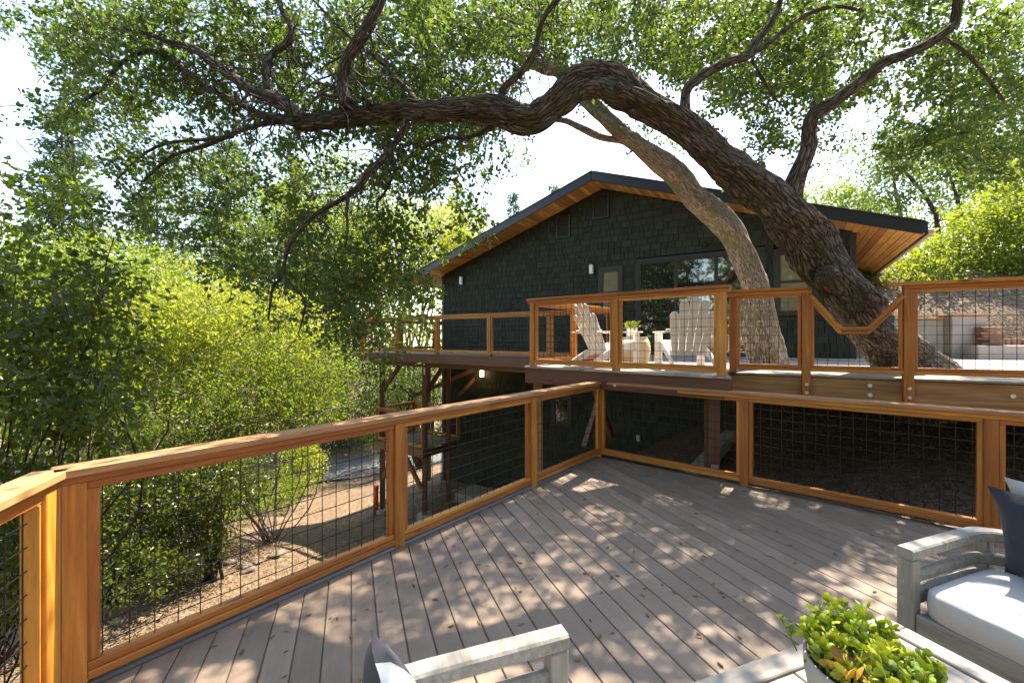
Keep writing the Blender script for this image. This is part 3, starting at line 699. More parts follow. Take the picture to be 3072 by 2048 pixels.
sq = [[hp(e, OV - .01, rooflow(e) + .026), hp(TR, OV - .01, PEAK + .026), hp(TR, .02, PEAK + .026), hp(e, .02, rooflow(e) + .026)] for e in (-EV, HW + EV)]
sof = link('soffit', mesh('soffit', [tuple(p - off) for q in sq for p in q], [(0, 1, 2, 3), (4, 5, 6, 7)]), M['soffit'], house, Matrix.Translation(off))
cosr = math.cos(math.atan(.34)); pw = .135
for sgn in (-1, 1):
    e = -EV if sgn < 0 else HW + EV; n = int((TR + EV if sgn < 0 else HW - TR + EV) / (pw * cosr))
    for k in range(n):
        ta = e - sgn * (k + .5) * pw * cosr; z = rooflow(ta) + .012
        long = (ta < .0 or ta > HW); A, B = hp(ta, OV - .005, z), hp(ta, -HD if long else .015, z)
        slope = Vector((HT.x, HT.y, (PR if ta < TR else -PL))).normalized()
        u = (B - A).normalized(); beam('plank', A, B, pw - .010, .018, M['soffit'], sof, u.cross(slope) if u.cross(slope).z > 0 else -u.cross(slope), .002)
# gutter along the right eave
beam('gutter', hp(-EV - .1, OV - .1, rooflow(-EV) + .06), hp(-EV - .1, -HD, rooflow(-EV) + .06), .11, .11, M['gutter'], house, c=.02)
def window(o, name, label=None, mull=None, panes=1, sill=True, gm='glass'):
    t0, t1, z0, z1 = o; wf = beam(name, hp(t0 + .01, .003, (z0 + z1) / 2), hp(t1 - .01, .003, (z0 + z1) / 2), .006, z1 - z0 - .02, M['trim'], house, c=0, label=label)
    tw = .1
    beam('casing', hp(t0 - .0, .025, z1 - tw / 2), hp(t1, .025, z1 - tw / 2), .05, tw, M['trim'], wf); 
    for t in (t0 + tw / 2, t1 - tw / 2): beam('casing', hp(t, .025, z0), hp(t, .025, z1 - tw - .001), .05, tw, M['trim'], wf, HT)
    if sill: beam('sill', hp(t0 - .04, .045, z0 - .02), hp(t1 + .04, .045, z0 - .02), .09, .05, M['trim'], wf)
    n = panes; a, b = t0 + tw, t1 - tw
    for k in range(n):
        x0 = a + (b - a) * k / n; x1 = a + (b - a) * (k + 1) / n; so = .018 + .012 * (k % 2)
        beam('pane', hp((x0 + x1) / 2, .012 + .012 * (k % 2), z0 + .02), hp((x0 + x1) / 2, .012 + .012 * (k % 2), z1 - tw - .01), .008, x1 - x0 - .01, M[gm], wf, HT, 0)
        for x in (x0 + .02, x1 - .02): beam('sash', hp(x, so + .01, z0 + .002), hp(x, so + .01, z1 - tw - .002), .03, .045, M['trim'], wf, HT)
        for z in (z0 + .03, z1 - tw - .025): beam('sash', hp(x0 + .043, so + .01, z), hp(x1 - .043, so + .01, z), .03, .05, M['trim'], wf)
    if mull: beam('sash', hp(a + .043, .03, mull), hp(b - .043, .03, mull), .034, .05, M['trim'], wf)
window(OPEN[0], 'window', 'narrow sash window left of the glass door', 2.98, gm='reflectglass'); window(OPEN[1], 'sliding_door', 'wide dark framed sliding glass door', None, 3, False)
window(OPEN[2], 'window', 'narrow sash window behind the oak trunk', 2.98, gm='reflectglass'); window(OPEN[3], 'window', 'small window in the lower wall under the deck')
for o in OPEN[4:]:
    t0, t1, z0, z1 = o; vt = beam('vent', hp((t0 + t1) / 2, .02, z0), hp((t0 + t1) / 2, .02, z1), .03, t1 - t0, M['shingle'], house, HT)
    n = 8
    for k in range(n):
        z = z0 + .07 + (z1 - z0 - .14) * k / (n - 1); beam('louver', hp(t0 + .05, .05, z), hp(t1 - .05, .05, z), .045, .012, M['trim'], vt, Vector((HN.x, HN.y, 1.2)))
    for t in (t0 + .02, t1 - .02): beam('vent_frame', hp(t, .045, z0), hp(t, .045, z1), .04, .05, M['trim'], vt, HT)
    for z in (z0 + .022, z1 - .022): beam('vent_frame', hp(t0 + .045, .045, z), hp(t1 - .045, .045, z), .038, .044, M['trim'], vt)
def sconce(t, z, lab, lit=False):
    s = thing('wall_light', lab, 'wall light', hp(t, .02, z), 'wall lights on the dark gable')
    beam('backplate', hp(t, .035, z - .17), hp(t, .035, z + .17), .03, .13, M['black'], s, HT)
    beam('lamp_glass', hp(t, .10, z - .14), hp(t, .10, z + .13), .09, .11, M['lit'] if lit else M['opal'], s, HT, .012)
    beam('lamp_cap', hp(t, .10, z + .131), hp(t, .10, z + .165), .1, .125, M['black'], s, HT)
    if lit:
        ld = bpy.data.lights.new('lamp', 'POINT'); ld.energy = 1.6; ld.color = (1, .7, .38); ld.shadow_soft_size = .06
        lo = bpy.data.objects.new('lamp', ld); col.objects.link(lo); lo.location = hp(t, .24, z)
sconce(10.85, 3.70, 'white glass wall light near the far corner of the gable, unlit'); sconce(5.97, 3.68, 'white glass wall light beside the narrow window, unlit'); sconce(9.93, .5, 'glowing wall light on the lower wall under the walkway', True)
t = thing('outlet_box', 'small grey outlet box low on the wall under the deck', 'outlet', hp(4.62, .02, -1.08)); beam('box_body', hp(4.62, .04, -1.14), hp(4.62, .04, -.98), .05, .11, M['steel'], t, HT, .01); beam('box_lid', hp(4.62, .07, -1.12), hp(4.62, .07, -1.0), .012, .09, M['concrete'], t, HT, .004)
t = thing('security_camera', 'small black dome camera high on the gable wall', 'camera', hp(2.93, .02, 4.05)); lathe('dome', [(.05, -.03), (.055, .0), (.04, .04), (.0, .06)], M['black'], t, hp(2.93, .06, 4.03), 14); beam('mount', hp(2.93, .02, 3.98), hp(2.93, .02, 4.1), .03, .1, M['black'], t, HT)

# stair landing below the walkway
LZ = -1.62; lp0 = UP[0] + V2(-.12, -.1); lp = [lp0, lp0 + wd * 2.1, lp0 + wd * 2.1 - HN * 1.6, lp0 - HN * 1.6]
ldg = thing('stair_landing', 'stair landing between the tall brown posts under the walkway', 'landing', zed(lp0, LZ - .03))
boards([(p.x, p.y) for p in lp], math.atan2(wd.x, wd.y), .1445, .006, LZ, .025, M['deck'], ldg)
for a, b in ((0, 1), (1, 2), (2, 3), (3, 0)): beam('rim_board', zed(lp[a], LZ - .15), zed(lp[b], LZ - .15), .04, .23, M['brownstain'], ldg)
for a, b in ((0, 1), (2, 3), (3, 0)):
    beam('guard_cap', zed(lp[a], LZ + 1.05), zed(lp[b], LZ + 1.05), .14, .038, M['redwood'], ldg); rail_bay(lp[a], lp[b], LZ, ldg)
for p in lp: beam('guard_post', zed(p, LZ), zed(p, LZ + 1.03), .089, .089, M['brownstain'], ldg, V2(1, 0))
beam('hand_rail', zed(lp[2], LZ + 1.4), zed(lp[2] + wd * -.3 - HN * 3.5, LZ + 3.2), .06, .12, M['brownstain'], ldg)
beam('stringer', zed(lp[3] , LZ + 1.25), zed(lp[1] - HN * 2.6, LZ + 2.25), .05, .14, M['brownstain'], ldg)
for p, u in ((lp[0] + V2(.1, .1), wd), (lp[1], -wd)): beam('brace', zed(p, LZ - 1.3), zed(p + u * .8, LZ - .3), .09, .12, M['brownstain'], ldg)
# sloping concrete curbs in the mulch
def curb(label, A, B, h=.35, w_=.22):
    A, B = V2(*A), V2(*B); za, zb = gzf(A.x, A.y), gzf(B.x, B.y); c = thing('concrete_curb', label, 'curb', zed(A, za)); beam('curb_body', zed(A, za + .06), zed(B, zb + .06), w_, h, M['concrete'], c, c=.02)
curb('sloping concrete curb beside the tall brown post at the house corner', (-1.9, 9.8), (-1.4, 12.9)); curb('sloping concrete curb in the dark mulch under the upper deck', (2.9, 7.0), (4.2, 8.2))
t = thing('concrete_pad', 'low concrete pad against the foundation below the walkway', 'pad', (-.6, 12.1, gzf(-.6, 12.1))); beam('pad_body', hp(8.6, .7, gzf(-.3, 12.6) + .03), hp(10.2, .7, gzf(-.3, 12.6) + .03), 1.0, .3, M['concrete'], t, c=.02)

# right side: retaining wall, low wall, stones
def ret(name, label, cat, A, B, z0, z1, th, mat, capm=None):
    A, B = V2(*A), V2(*B); r = thing(name, label, cat, zed((A + B) / 2, z0)); beam('wall_body', zed(A, (z0 + z1) / 2), zed(B, (z0 + z1) / 2), th, z1 - z0, mat, r, c=.012)
    if capm: beam('wall_cap', zed(A, z1 + .016), zed(B, z1 + .016), th + .05, .03, capm, r)
    return r
ret('retaining_wall', 'grey concrete retaining wall with a thin timber cap beside the patio', 'wall', (7.9, 10.6), (9.75, 9.72), UZ - .5, 2.10, .2, M['concrete'], M['redwood'])
ret('concrete_pillar', 'square concrete pillar with a timber cap at the end of the retaining wall', 'pillar', (9.72, 9.62), (10.35, 9.5), UZ - .5, 2.17, .4, M['concrete'], M['redwood'])
ret('low_wall', 'low concrete seat wall along the foot of the mulch bank', 'wall', (9.8, 9.2), (15, 8.2), UZ - .5, 1.53, .5, M['concrete'])
be = thing('brick_edging', 'row of upright red bricks edging the bank above the low concrete wall', 'edging', (10.6, 9.5, 1.5)); rb = random.Random(2)
for k in range(44):
    p = V2(10.6, 9.5) + V2(4.4, -.9) * (k / 44) + V2(0, rb.uniform(-.015, .015)); z = 1.54 + rb.uniform(-.02, .02); br = beam('brick', zed(p, z - .13), zed(p + V2(rb.uniform(-.008, .008), 0), z + .13), .085, .095, M['redstone'], be, V2(0, 1), .008)
for k in range(7):
    rgk = random.Random(k); st = beam('flagstone', (0, 0, 0), (.24 + .16 * rgk.random(), 0, 0), .26, .052, M['redstone'], None, c=.012)
    st.matrix_basis = Matrix.Translation((10.2 + .06 * rgk.uniform(-1, 1), 9.2, 1.53 + .028 + .057 * k)) @ Matrix.Rotation(-.2 + rgk.uniform(-.5, .5), 4, 'Z')
    st['label'] = 'flat red flagstone, ' + ['bottom one', 'second from the bottom', 'third from the bottom', 'middle one', 'third from the top', 'second from the top', 'topmost one'][k] + ' of the stack by the concrete pillar'; st['category'] = 'stone'; st['group'] = 'stacked flagstones'
# mulch bank
bx = np.linspace(0, 1, 26); by = np.linspace(0, 1, 22); BX, BY = np.meshgrid(bx, by, indexing='ij')
X0 = 8.0 + 14 * BX; Y0 = 10.75 - 2.55 * BX * 1.0 + 14 * BY; zb0 = np.where(BX < .14, 2.0, 1.62)
ZZ = zb0 + np.minimum(14 * BY * .60, 2.5) + .25 * BX * 3 + .05 * np.sin(X0 * 3 + Y0 * 2)
ZZ[:, 0] = .9; bv = np.stack([X0, Y0, ZZ], -1).reshape(-1, 3); ii = np.arange(26 * 22).reshape(26, 22)
struct('bank', mesh('bank', bv, np.stack([ii[:-1, :-1], ii[1:, :-1], ii[1:, 1:], ii[:-1, 1:]], -1).reshape(-1, 4), True), M['mulch'])
def bankz(x, y): i = int(np.argmin((bv[:, 0] - x) ** 2 + (bv[:, 1] - y) ** 2)); return float(bv[i, 2])
# road fence
fA, fB = V2(-12.2, 27.0), V2(-7.0, 28.6); fe = thing('board_fence', 'old brown board fence on the far side of the road', 'fence', zed(fA, gzf(fA.x, fA.y)))
for k in range(36):
    p = fA + (fB - fA) * (k / 36); g = gzf(p.x, p.y); beam('board', zed(p, g - .1), zed(p, g + 1.35), .02, .138, M['fencewood'], fe, (fB - fA).normalized())
beam('cap', zed(fA, gzf(fA.x, fA.y) + 1.37), zed(fB, gzf(fB.x, fB.y) + 1.37), .14, .04, M['fencewood'], fe)
# ================================================================ FURNITURE
e1, e2 = V2(.937, .35), V2(-.35, .937)
def loc_frame(origin, fwd):     # local x = right, y = fwd, z up
    f = fwd.normalized(); r = V2(f.y, -f.x); m = Matrix(((r.x, f.x, 0, origin.x), (r.y, f.y, 0, origin.y), (0, 0, 1, origin.z), (0, 0, 0, 1))); return m
def lbeam(m, name, A, B, w_, h_, mat, parent, up=(0, 0, 1), c=.006):
    r = m.to_3x3(); return beam(name, m @ Vector(A), m @ Vector(B), w_, h_, mat, parent, r @ Vector(up), c)
def padded(name, m, lo, hi, mat, parent, puff=.03, n=12):       # soft cushion: superellipsoid block
    lo, hi = Vector(lo), Vector(hi); c = (lo + hi) / 2; hd = (hi - lo) / 2; v = []; f = []
    def se(t, e): return math.copysign(abs(t) ** e, t)
    for i in range(n + 1):
        a = -math.pi / 2 + math.pi * i / n
        for j in range(2 * n):
            b = math.pi * j / n; e = .22
            x = se(math.cos(a), e) * se(math.cos(b), e); y = se(math.cos(a), e) * se(math.sin(b), e); z = se(math.sin(a), e)
            k = 1 + puff / max(hd.z, .01) * .5 * (1 - x * x) * (1 - y * y); v.append((hd.x * x, hd.y * y, hd.z * z * k))
    for i in range(n):
        for j in range(2 * n): k = (j + 1) % (2 * n); f.append((i * 2 * n + j, i * 2 * n + k, (i + 1) * 2 * n + k, (i + 1) * 2 * n + j))
    return link(name, mesh(name, v, f, True), mat, parent, m @ Matrix.Translation(c))
def pillow(name, m, w_, h_, t_, mats, parent):   # knife-edge pillow in local xz, pointed corners; two fabrics
    n = 16; v = []; f = []; mi = []
    for s in (1, -1):
        for i in range(n + 1):
            for j in range(n + 1):
                u, q = i / n * 2 - 1, j / n * 2 - 1; b = ((1 - u * u) * (1 - q * q)) ** .45
                x = u * w_ / 2 * (1 - .10 * (1 - q * q)) if True else 0; z = q * h_ / 2 * (1 - .10 * (1 - u * u)); v.append((x, s * t_ / 2 * b + .004 * math.sin(9 * u + 5 * q), z))
        o = (n + 1) ** 2 * (0 if s > 0 else 1)
        for i in range(n):
            for j in range(n):
                a = o + i * (n + 1) + j; q = (a, a + n + 1, a + n + 2, a + 1); f.append(q if s < 0 else q[::-1]); mi.append(1 if (abs(i - n / 2 + .5) > n * .34 or s < 0) and len(mats) > 1 else 0)
    me = mesh(name, v, f, True)
    for x in mats: me.materials.append(x)
    me.polygons.foreach_set('material_index', mi); return link(name, me, None, parent, m)
def club_chair(name, label, m, width, depth, pil):
    """local: x right, y forward (front at y=0, back at y=-depth)"""
    W = M['greywood']; t = thing(name, label, 'chair', m.translation); hw = width / 2; h = .62
    for x in (-hw + .035, hw - .035):
        lbeam(m, 'leg', (x, -.035, 0), (x, -.035, h - .055), .07, .07, W, t, (0, 1, 0)); lbeam(m, 'leg', (x, -depth + .05, 0), (x, -depth + .05, h - .055), .065, .065, W, t, (0, 1, 0))
    for x, s in ((-hw + .035, 1), (hw - .035, -1)):      # arm rails with a curved rear corner
        for z, hh, ww in ((h - .0275, .055, .075), (h - .16, .06, .035), (.36, .08, .04)):
            P = [(x, -.0), (x, -depth + .22), (x + s * .03, -depth + .10), (x + s * .10, -depth + .035), (x + s * .22, -depth + .02), (x + s * width * .5, -depth + .015)]
            Q = catmull([(*p, z) for p in P], 5) if True else P; v = []; f = []
            T = nrm(np.gradient(Q, axis=0)); Nn = np.stack([-T[:, 1], T[:, 0], 0 * T[:, 0]], 1); bv_ = .008
            ring = [(-ww / 2, -hh / 2 + bv_), (-ww / 2 + bv_, -hh / 2), (ww / 2 - bv_, -hh / 2), (ww / 2, -hh / 2 + bv_), (ww / 2, hh / 2 - bv_), (ww / 2 - bv_, hh / 2), (-ww / 2 + bv_, hh / 2), (-ww / 2, hh / 2 - bv_)]
            for p, nn in zip(Q, Nn):
                for a, b in ring: v.append(tuple(p + nn * a + np.array((0, 0, b))))
            for i in range(len(Q) - 1):
                for j in range(8): k = (j + 1) % 8; f.append((i * 8 + j, i * 8 + k, (i + 1) * 8 + k, (i + 1) * 8 + j))
            f.append(tuple(range(7, -1, -1))); f.append(tuple((len(Q) - 1) * 8 + j for j in range(8)))
            link('arm_rail' if z > .5 else 'side_rail', mesh('arm_rail', v, f), W, t, m)
    lbeam(m, 'front_rail', (-hw + .07, -.04, .25), (hw - .07, -.04, .25), .045, .10, W, t)
    for k in range(5): y = -.12 - (depth - .2) * k / 4; lbeam(m, 'seat_slat', (-hw + .06, y, .27), (hw - .06, y, .27), .08, .02, W, t)
    cu = padded('cushion', m, (-hw + .075, -depth + .08, .285), (hw - .075, -.02, .435), M['cushion'], t, .015)
    return t
sofaF = V2(2.0, 2.19)           # right chair: its front left leg; faces back across the table
m = loc_frame(Vector((*(sofaF - e2 * .62 + e1 * 0).xy, 0)), -e1); scr = club_chair('club_chair', 'weathered grey teak armchair with white seat cushion beside the coffee table', m, 1.30, .78, 0)
mp = loc_frame(Vector((*(sofaF - e2 * .34 + e1 * .64).xy, .66)), -e1) @ Matrix.Rotation(R(-14), 4, 'X') @ Matrix.Rotation(R(2), 4, 'Y')
t = thing('pillow', 'navy throw pillow with white piping on the grey teak armchair', 'pillow', mp.translation); pillow('pillow_cover', mp, .50, .50, .20, [M['navy']], t)
mq = mp @ Matrix.Translation((-.03, -.12, .0)); t = thing('pillow', 'white throw pillow tucked behind the navy pillow', 'pillow', mq.translation); pillow('pillow_cover', mq, .52, .52, .12, [M['cushion']], t)
chF = V2(.185, 1.60)
m = loc_frame(Vector((*(chF - e2 * .39 - e1 * .0).xy, 0)), e1); club_chair('club_chair', 'weathered grey teak armchair holding a white and charcoal pillow', m, .80, .80, 0)
mp = loc_frame(Vector((*(chF - e1 * .60 - e2 * .22).xy, .545)), e1) @ Matrix.Rotation(R(16), 4, 'X') @ Matrix.Rotation(R(28), 4, 'Y') 
t = thing('pillow', 'white pillow with charcoal edges leaning in the armchair', 'pillow', mp.translation); pillow('pillow_cover', mp, .46, .46, .18, [M['cushion'], M['charcoal']], t)
# coffee table
TZ = .42; T0 = V2(1.70, 1.97); ct = thing('coffee_table', 'low weathered grey plank coffee table under the succulent bowl', 'table', (*(T0 - e1 * .6 - e2 * .35).xy, 0))
def tp(a, b): p = T0 - e1 * a - e2 * b; return p
TL, TD = 1.25, .72
for a0, a1, b in ((0, TL, .045), (0, TL, TD - .045)): beam('frame_board', zed(tp(a0, b), TZ - .02), zed(tp(a1, b), TZ - .02), .088, .04, M['greywood'], ct)
for a in (.045, TL - .045): beam('frame_board', zed(tp(a, .092), TZ - .02), zed(tp(a, TD - .092), TZ - .02), .088, .04, M['greywood'], ct)
nb = 7
for k in range(nb): a = .092 + (TL - .184) * (k + .5) / nb; beam('top_plank', zed(tp(a, .093), TZ - .022), zed(tp(a, TD - .093), TZ - .022), (TL - .184) / nb - .006, .03, M['greywood'], ct)
for a in (.06, TL - .06):
    for b in (.06, TD - .06): beam('leg', zed(tp(a, b), 0), zed(tp(a, b), TZ - .041), .07, .07, M['greywood'], ct, e1)
for b in (.06, TD - .06): beam('apron', zed(tp(.1, b), TZ - .08), zed(tp(TL - .1, b), TZ - .08), .03, .07, M['greywood'], ct)
# succulent bowl
bc = V2(1.185, 1.43); bw = thing('succulent_planter', 'wide pale concrete bowl packed with jade succulents on the coffee table', 'planter', (*bc.xy, TZ))
lathe('bowl', [(.10, 0), (.135, .01), (.165, .06), (.176, .12), (.178, .17), (.171, .175), (.165, .17), (.157, .15), (.01, .145)], M['bowl'], bw, (*bc.xy, TZ), 40)
lathe('soil', [(.158, .140), (.158, .15), (.01, .158)], M['soil'], bw, (*bc.xy, TZ), 24)
lv = Leaves(5); g = lv.g; n = 125; rr = .165 * np.sqrt(g.uniform(0, 1, n)); aa = g.uniform(0, 6.28, n)
base = np.stack([bc.x + rr * np.cos(aa), bc.y + rr * np.sin(aa), np.full(n, TZ + .152)], 1); hgt = g.uniform(.04, .11, n) * (1 - .4 * (rr / .2) ** 2) + .02
hgt[:14] += .06; base[:14] = np.stack([bc.x - .04 + g.normal(0, .05, 14), bc.y + .07 + g.normal(0, .04, 14), np.full(14, TZ + .152)], 1)
lean = np.stack([np.cos(aa) * rr * 1.3, np.sin(aa) * rr * 1.3, np.ones(n)], 1) + g.normal(0, .22, (n, 3)); lean = nrm(lean); stems = Wood()
for i in range(n):
    tip = base[i] + lean[i] * hgt[i]; stems.limb([(*base[i], .0035), (*tip, .0025)], 5, 2, i, 0); kk = 10
    u = g.uniform(.35, 1.05, kk); C = base[i] + lean[i] * (hgt[i] * u)[:, None]; ph = g.uniform(0, 6.28, kk)
    A = np.stack([np.cos(ph), np.sin(ph), .25 + .9 * u], 1) + g.normal(0, .2, (kk, 3)); t0 = g.uniform(0, .85)
    lv.add(C, A, .034, .026, 'fat', np.clip(t0 * .7 + g.normal(0, .18, kk) + (u > .95) * .12, 0, .92))
rs = np.array([bc.x - .10, bc.y - .07, TZ + .20])       # a pink rosette
ph = np.linspace(0, 6.28, 14)[:-1]; lv.add(rs + 0 * ph[:, None], np.stack([np.cos(ph), np.sin(ph), .5 + .3 * np.cos(3 * ph)], 1), .085, .05, 'fat', np.full(13, .96))
lv.build('foliage', M['jade'], bw); stems.build('stems', M['jade'], bw, kind='stuff')
# adirondack chairs
def adirondack(label, origin, fwd):
    m = loc_frame(origin, fwd); W = M['white']; t = thing('adirondack_chair', label, 'chair', origin, 'white deck chairs')
    for x in (-.29, .29):
        lbeam(m, 'front_leg', (x + .03 * (1 if x > 0 else -1), .33, 0), (x + .03 * (1 if x > 0 else -1), .33, .53), .022, .12, W, t, (1, 0, 0))
        P = [(.40, .37), (.36, .40), (.1, .36), (-.2, .25), (-.42, .12), (-.62, .0), (-.50, .0), (-.36, .06), (-.15, .15), (.1, .25), (.40, .27)]
        n = len(P); v = [(x + s * .012, y, z) for s in (-1, 1) for y, z in P]
        f = [list(range(n)), list(range(2 * n - 1, n - 1, -1))] + [[(i + 1) % n, i, n + i, n + (i + 1) % n] for i in range(n)]
        link('stringer', mesh('stringer', v, f), W, t, m)
        lbeam(m, 'arm', (x * 1.18, .40, .542), (x * 1.12, -.42, .542), .13, .022, W, t)
        lbeam(m, 'arm_bracket', (x + .045 * (1 if x > 0 else -1), .34, .40), (x + .045 * (1 if x > 0 else -1), .34, .53), .02, .08, W, t, (0, 1, 0))
    for k in range(6): y = .36 - .085 * k; z = .405 - .028 * k if k else .40; lbeam(m, 'seat_slat', (-.28, y, z), (.28, y, z), .076, .02, W, t, (0, .32, 1))
    bd = Vector((0, -.42, .907)); b0 = Vector((0, -.13, .20))
    for k in range(-2, 3):        # fan of back slats with rounded heads
        L = .91 - .055 * k * k; w0, w1 = .088, .125; n = 7; pts = [(-w0 / 2, 0), (w0 / 2, 0), (w1 / 2, L - w1 / 2)] + [(w1 / 2 * math.cos(a), L - w1 / 2 + w1 / 2 * math.sin(a)) for a in [math.pi * i / n for i in range(1, n)]] + [(-w1 / 2, L - w1 / 2)]
        ang = R(3.1 * k); nn = len(pts); v = []
        for s in (.009, -.009):
            for a, b in pts:
                a2 = k * .094 + a * math.cos(ang) + b * math.sin(ang); b2 = b * math.cos(ang) - a * math.sin(ang); p = b0 + Vector((a2, 0, 0)) + bd * b2 + Vector((0, .907, .42)) * s; v.append(tuple(p))
        link('back_slat', mesh('back_slat', v, [list(range(nn)), list(range(2 * nn - 1, nn - 1, -1))] + [[(i + 1) % nn, i, nn + i, nn + (i + 1) % nn] for i in range(nn)]), W, t, m)
    for s, hw in ((.40, .36), (.62, .29), (.04, .25)): p = b0 + bd * s + Vector((0, -.907, -.42)) * .022; lbeam(m, 'back_brace', (-hw, p.y, p.z), (hw, p.y, p.z), .022, .06, W, t, bd)
adirondack('white slatted deck chair turned sideways beside the woven drum table', Vector((1.50, 6.82, UZ)), V2(.93, .37))
adirondack('white slatted deck chair seen from behind, facing the glass door', Vector((2.60, 6.42, UZ)), V2(.12, .99))
p = V2(2.04, 7.1); t = thing('drum_table', 'cream woven drum side table between the white deck chairs', 'side table', (*p.xy, UZ)); lathe('drum', [(.19, 0), (.235, .1), (.25, .24), (.235, .38), (.20, .45)], M['cream'], t, (*p.xy, UZ), 28); lathe('drum_top', [(.205, .449), (.205, .462), (.19, .466)], M['cream'], t, (*p.xy, UZ), 28)
pz = UZ + .466; pt = thing('flower_pot', 'small white square pot with a dark succulent on the drum table', 'pot', (p.x - .05, p.y, pz)); beam('pot', (p.x - .05, p.y, pz), (p.x - .05, p.y, pz + .16), .15, .15, M['whitepot'], pt, V2(1, 0), .012)
lv = Leaves(8); g = lv.g; C = np.array([p.x - .05, p.y, pz + .165]) + g.normal(0, .05, (160, 3)) * np.array([1, 1, .5]); C[:, 2] = np.abs(C[:, 2] - pz - .16) + pz + .16
lv.add(C, g.normal(0, 1, (160, 3)) + np.array([0, 0, 1.0]), .06, .03, 'fat', g.uniform(.1, 1, 160)); lv.build('foliage', M['jade'], pt)
# fallen leaves on the deck and loose chips
lv = Leaves(77); g = lv.g; n = 520
P = np.stack([g.uniform(-1.9, 4.5, n), g.uniform(1.2, 5.6, n), np.full(n, .004)], 1)
ok = [(x - Lc.x) * o1.x + (y - Lc.y) * o1.y < -.05 and (x - Cc.x) * o2.x + (y - Cc.y) * o2.y < -.05 for x, y, _ in P]; P = P[np.array(ok)]
A = g.normal(size=P.shape); A[:, 2] = .08; lv.add(P, A, .042, .02, 'hex', g.uniform(0, 1, len(P)), flat=1)
lo = lv.build('fallen_leaves', M['dryleaf'], None, 'stuff'); lo['label'] = 'small dry oak leaves scattered over the deck boards'; lo['category'] = 'leaves'
def chips(label, xr, yr, n, seed, cond=None, mat='chip'):
    lv = Leaves(seed); g = lv.g; x = g.uniform(*xr, n); y = g.uniform(*yr, n)
    k = np.ones(n, bool) if cond is None else cond(x, y); x, y = x[k], y[k]; P = np.stack([x, y, gz(x, y) + (.012 if mat == 'chip' else .034)], 1); A = g.normal(size=P.shape); A[:, 2] *= .35
    lv.add(P, A, .06, .022, 'rh', g.uniform(0, 1, len(x)), flat=.5); o = lv.build('wood_chips', M[mat], None, 'stuff'); o['label'] = label; o['category'] = 'mulch'
chips('loose wood chips covering the shade-darkened bank under the upper deck', (1.5, 8), (3.6, 9.5), 9000, 31, lambda x, y: (x - Cc.x) * o2.x + (y - Cc.y) * o2.y > .2, 'shademulch')
chips('loose wood chips over the sunny slope below the deck', (-9, -.5), (2.5, 13), 16000, 32, lambda x, y: (x - Lc.x) * o1.x + (y - Lc.y) * o1.y > .1)
# rocks along the slope
rgk = random.Random(9)
for k, (px, py) in enumerate([(690, 1690), (725, 1700), (770, 1690), (830, 1668), (320, 1860), (365, 1868), (745, 1712)]):
    Yk = 3.0
    for _ in range(12): q = at(px, py, Yk); Yk = (EYE - gzf(q.x, q.y)) * F / (py - HY)
    q = at(px, py, Yk); rad = rgk.uniform(.06, .13); u, v_ = [], []
    g = np.random.default_rng(k); n = 9; vv = []
    for i in range(n + 1):
        for j in range(12): a = math.pi * i / n; b = 6.283 * j / 12; d = 1 + .22 * math.sin(3 * b + k) * math.sin(a) + .14 * math.cos(4 * a + 2 * b); vv.append((rad * d * 1.3 * math.sin(a) * math.cos(b), rad * d * math.sin(a) * math.sin(b), rad * .7 * d * math.cos(a)))
    ff = [(i * 12 + j, i * 12 + (j + 1) % 12, (i + 1) * 12 + (j + 1) % 12, (i + 1) * 12 + j) for i in range(n) for j in range(12)]
    o = link('rock', mesh('rock', vv, ff, True), M['stone'], None, Matrix.Translation((q.x, q.y, gzf(q.x, q.y) + rad * .2)) @ Matrix.Rotation(k * 1.3, 4, 'Z')); o['label'] = 'small tan rock lying in the mulch on the slope'; o['category'] = 'rock'; o['group'] = 'rocks edging the slope'
# ================================================================ THE TWO OAKS
def tr(pts, k=1.306):           # (x,y,w,Y) read off the photograph -> (x,y,z,r)
    out = []
    for x, y, w_, Y in pts: p = at(x * k, y * k, Y); out.append((p.x, p.y, p.z, w_ * k * .5 * Y / F))
    return out
oak = thing('oak_tree', 'massive leaning live oak with dark furrowed bark arching over the deck', 'tree', (5.5, 6.3, .9))
wd1 = Wood(); b = [0]
def limb(W_, pts, k=1.306, sides=10, kk=5, wob=.14, rough=0): b[0] += 1; pts = [(x, y, w_ * .84, Y) for x, y, w_, Y in pts]; return W_.limb(tr(pts, k), sides, kk, b[0], wob, rough)
main = limb(wd1, [(2135, 925, 190, 6.5), (2105, 862, 150, 6.3), (2060, 810, 130, 5.95), (1988, 735, 116, 5.45), (1935, 660, 110, 5.2), (1880, 580, 107, 5.0), (1815, 505, 106, 4.85), (1730, 425, 97, 4.7), (1640, 350, 88, 4.58), (1560, 290, 84, 4.5), (1480, 240, 83, 4.45), (1420, 205, 84, 4.4), (1365, 186, 80, 4.4),
    (1315, 200, 84, 4.4), (1275, 235, 78, 4.4), (1235, 268, 76, 4.4), (1200, 276, 70, 4.4), (1150, 262, 62, 4.4), (1080, 254, 60, 4.42), (1000, 256, 58, 4.45), (930, 252, 55, 4.5), (870, 262, 52, 4.55), (810, 268, 50, 4.6), (750, 277, 46, 4.7), (700, 283, 40, 4.75), (682, 284, 22, 4.78)], sides=64, kk=14, wob=.13, rough=.022)
L = []
def B(pts, k=1.0, **q): Q = limb(wd1, pts, k, **q); L.append(Q); return Q
B([(900, 365, 55, 4.75), (848, 308, 42, 4.8), (759, 272, 36, 4.9), (692, 228, 34, 5.0), (625, 179, 30, 5.1), (580, 147, 24, 5.2), (500, 125, 17, 5.4), (420, 95, 12, 5.6), (330, 85, 8, 5.8)])
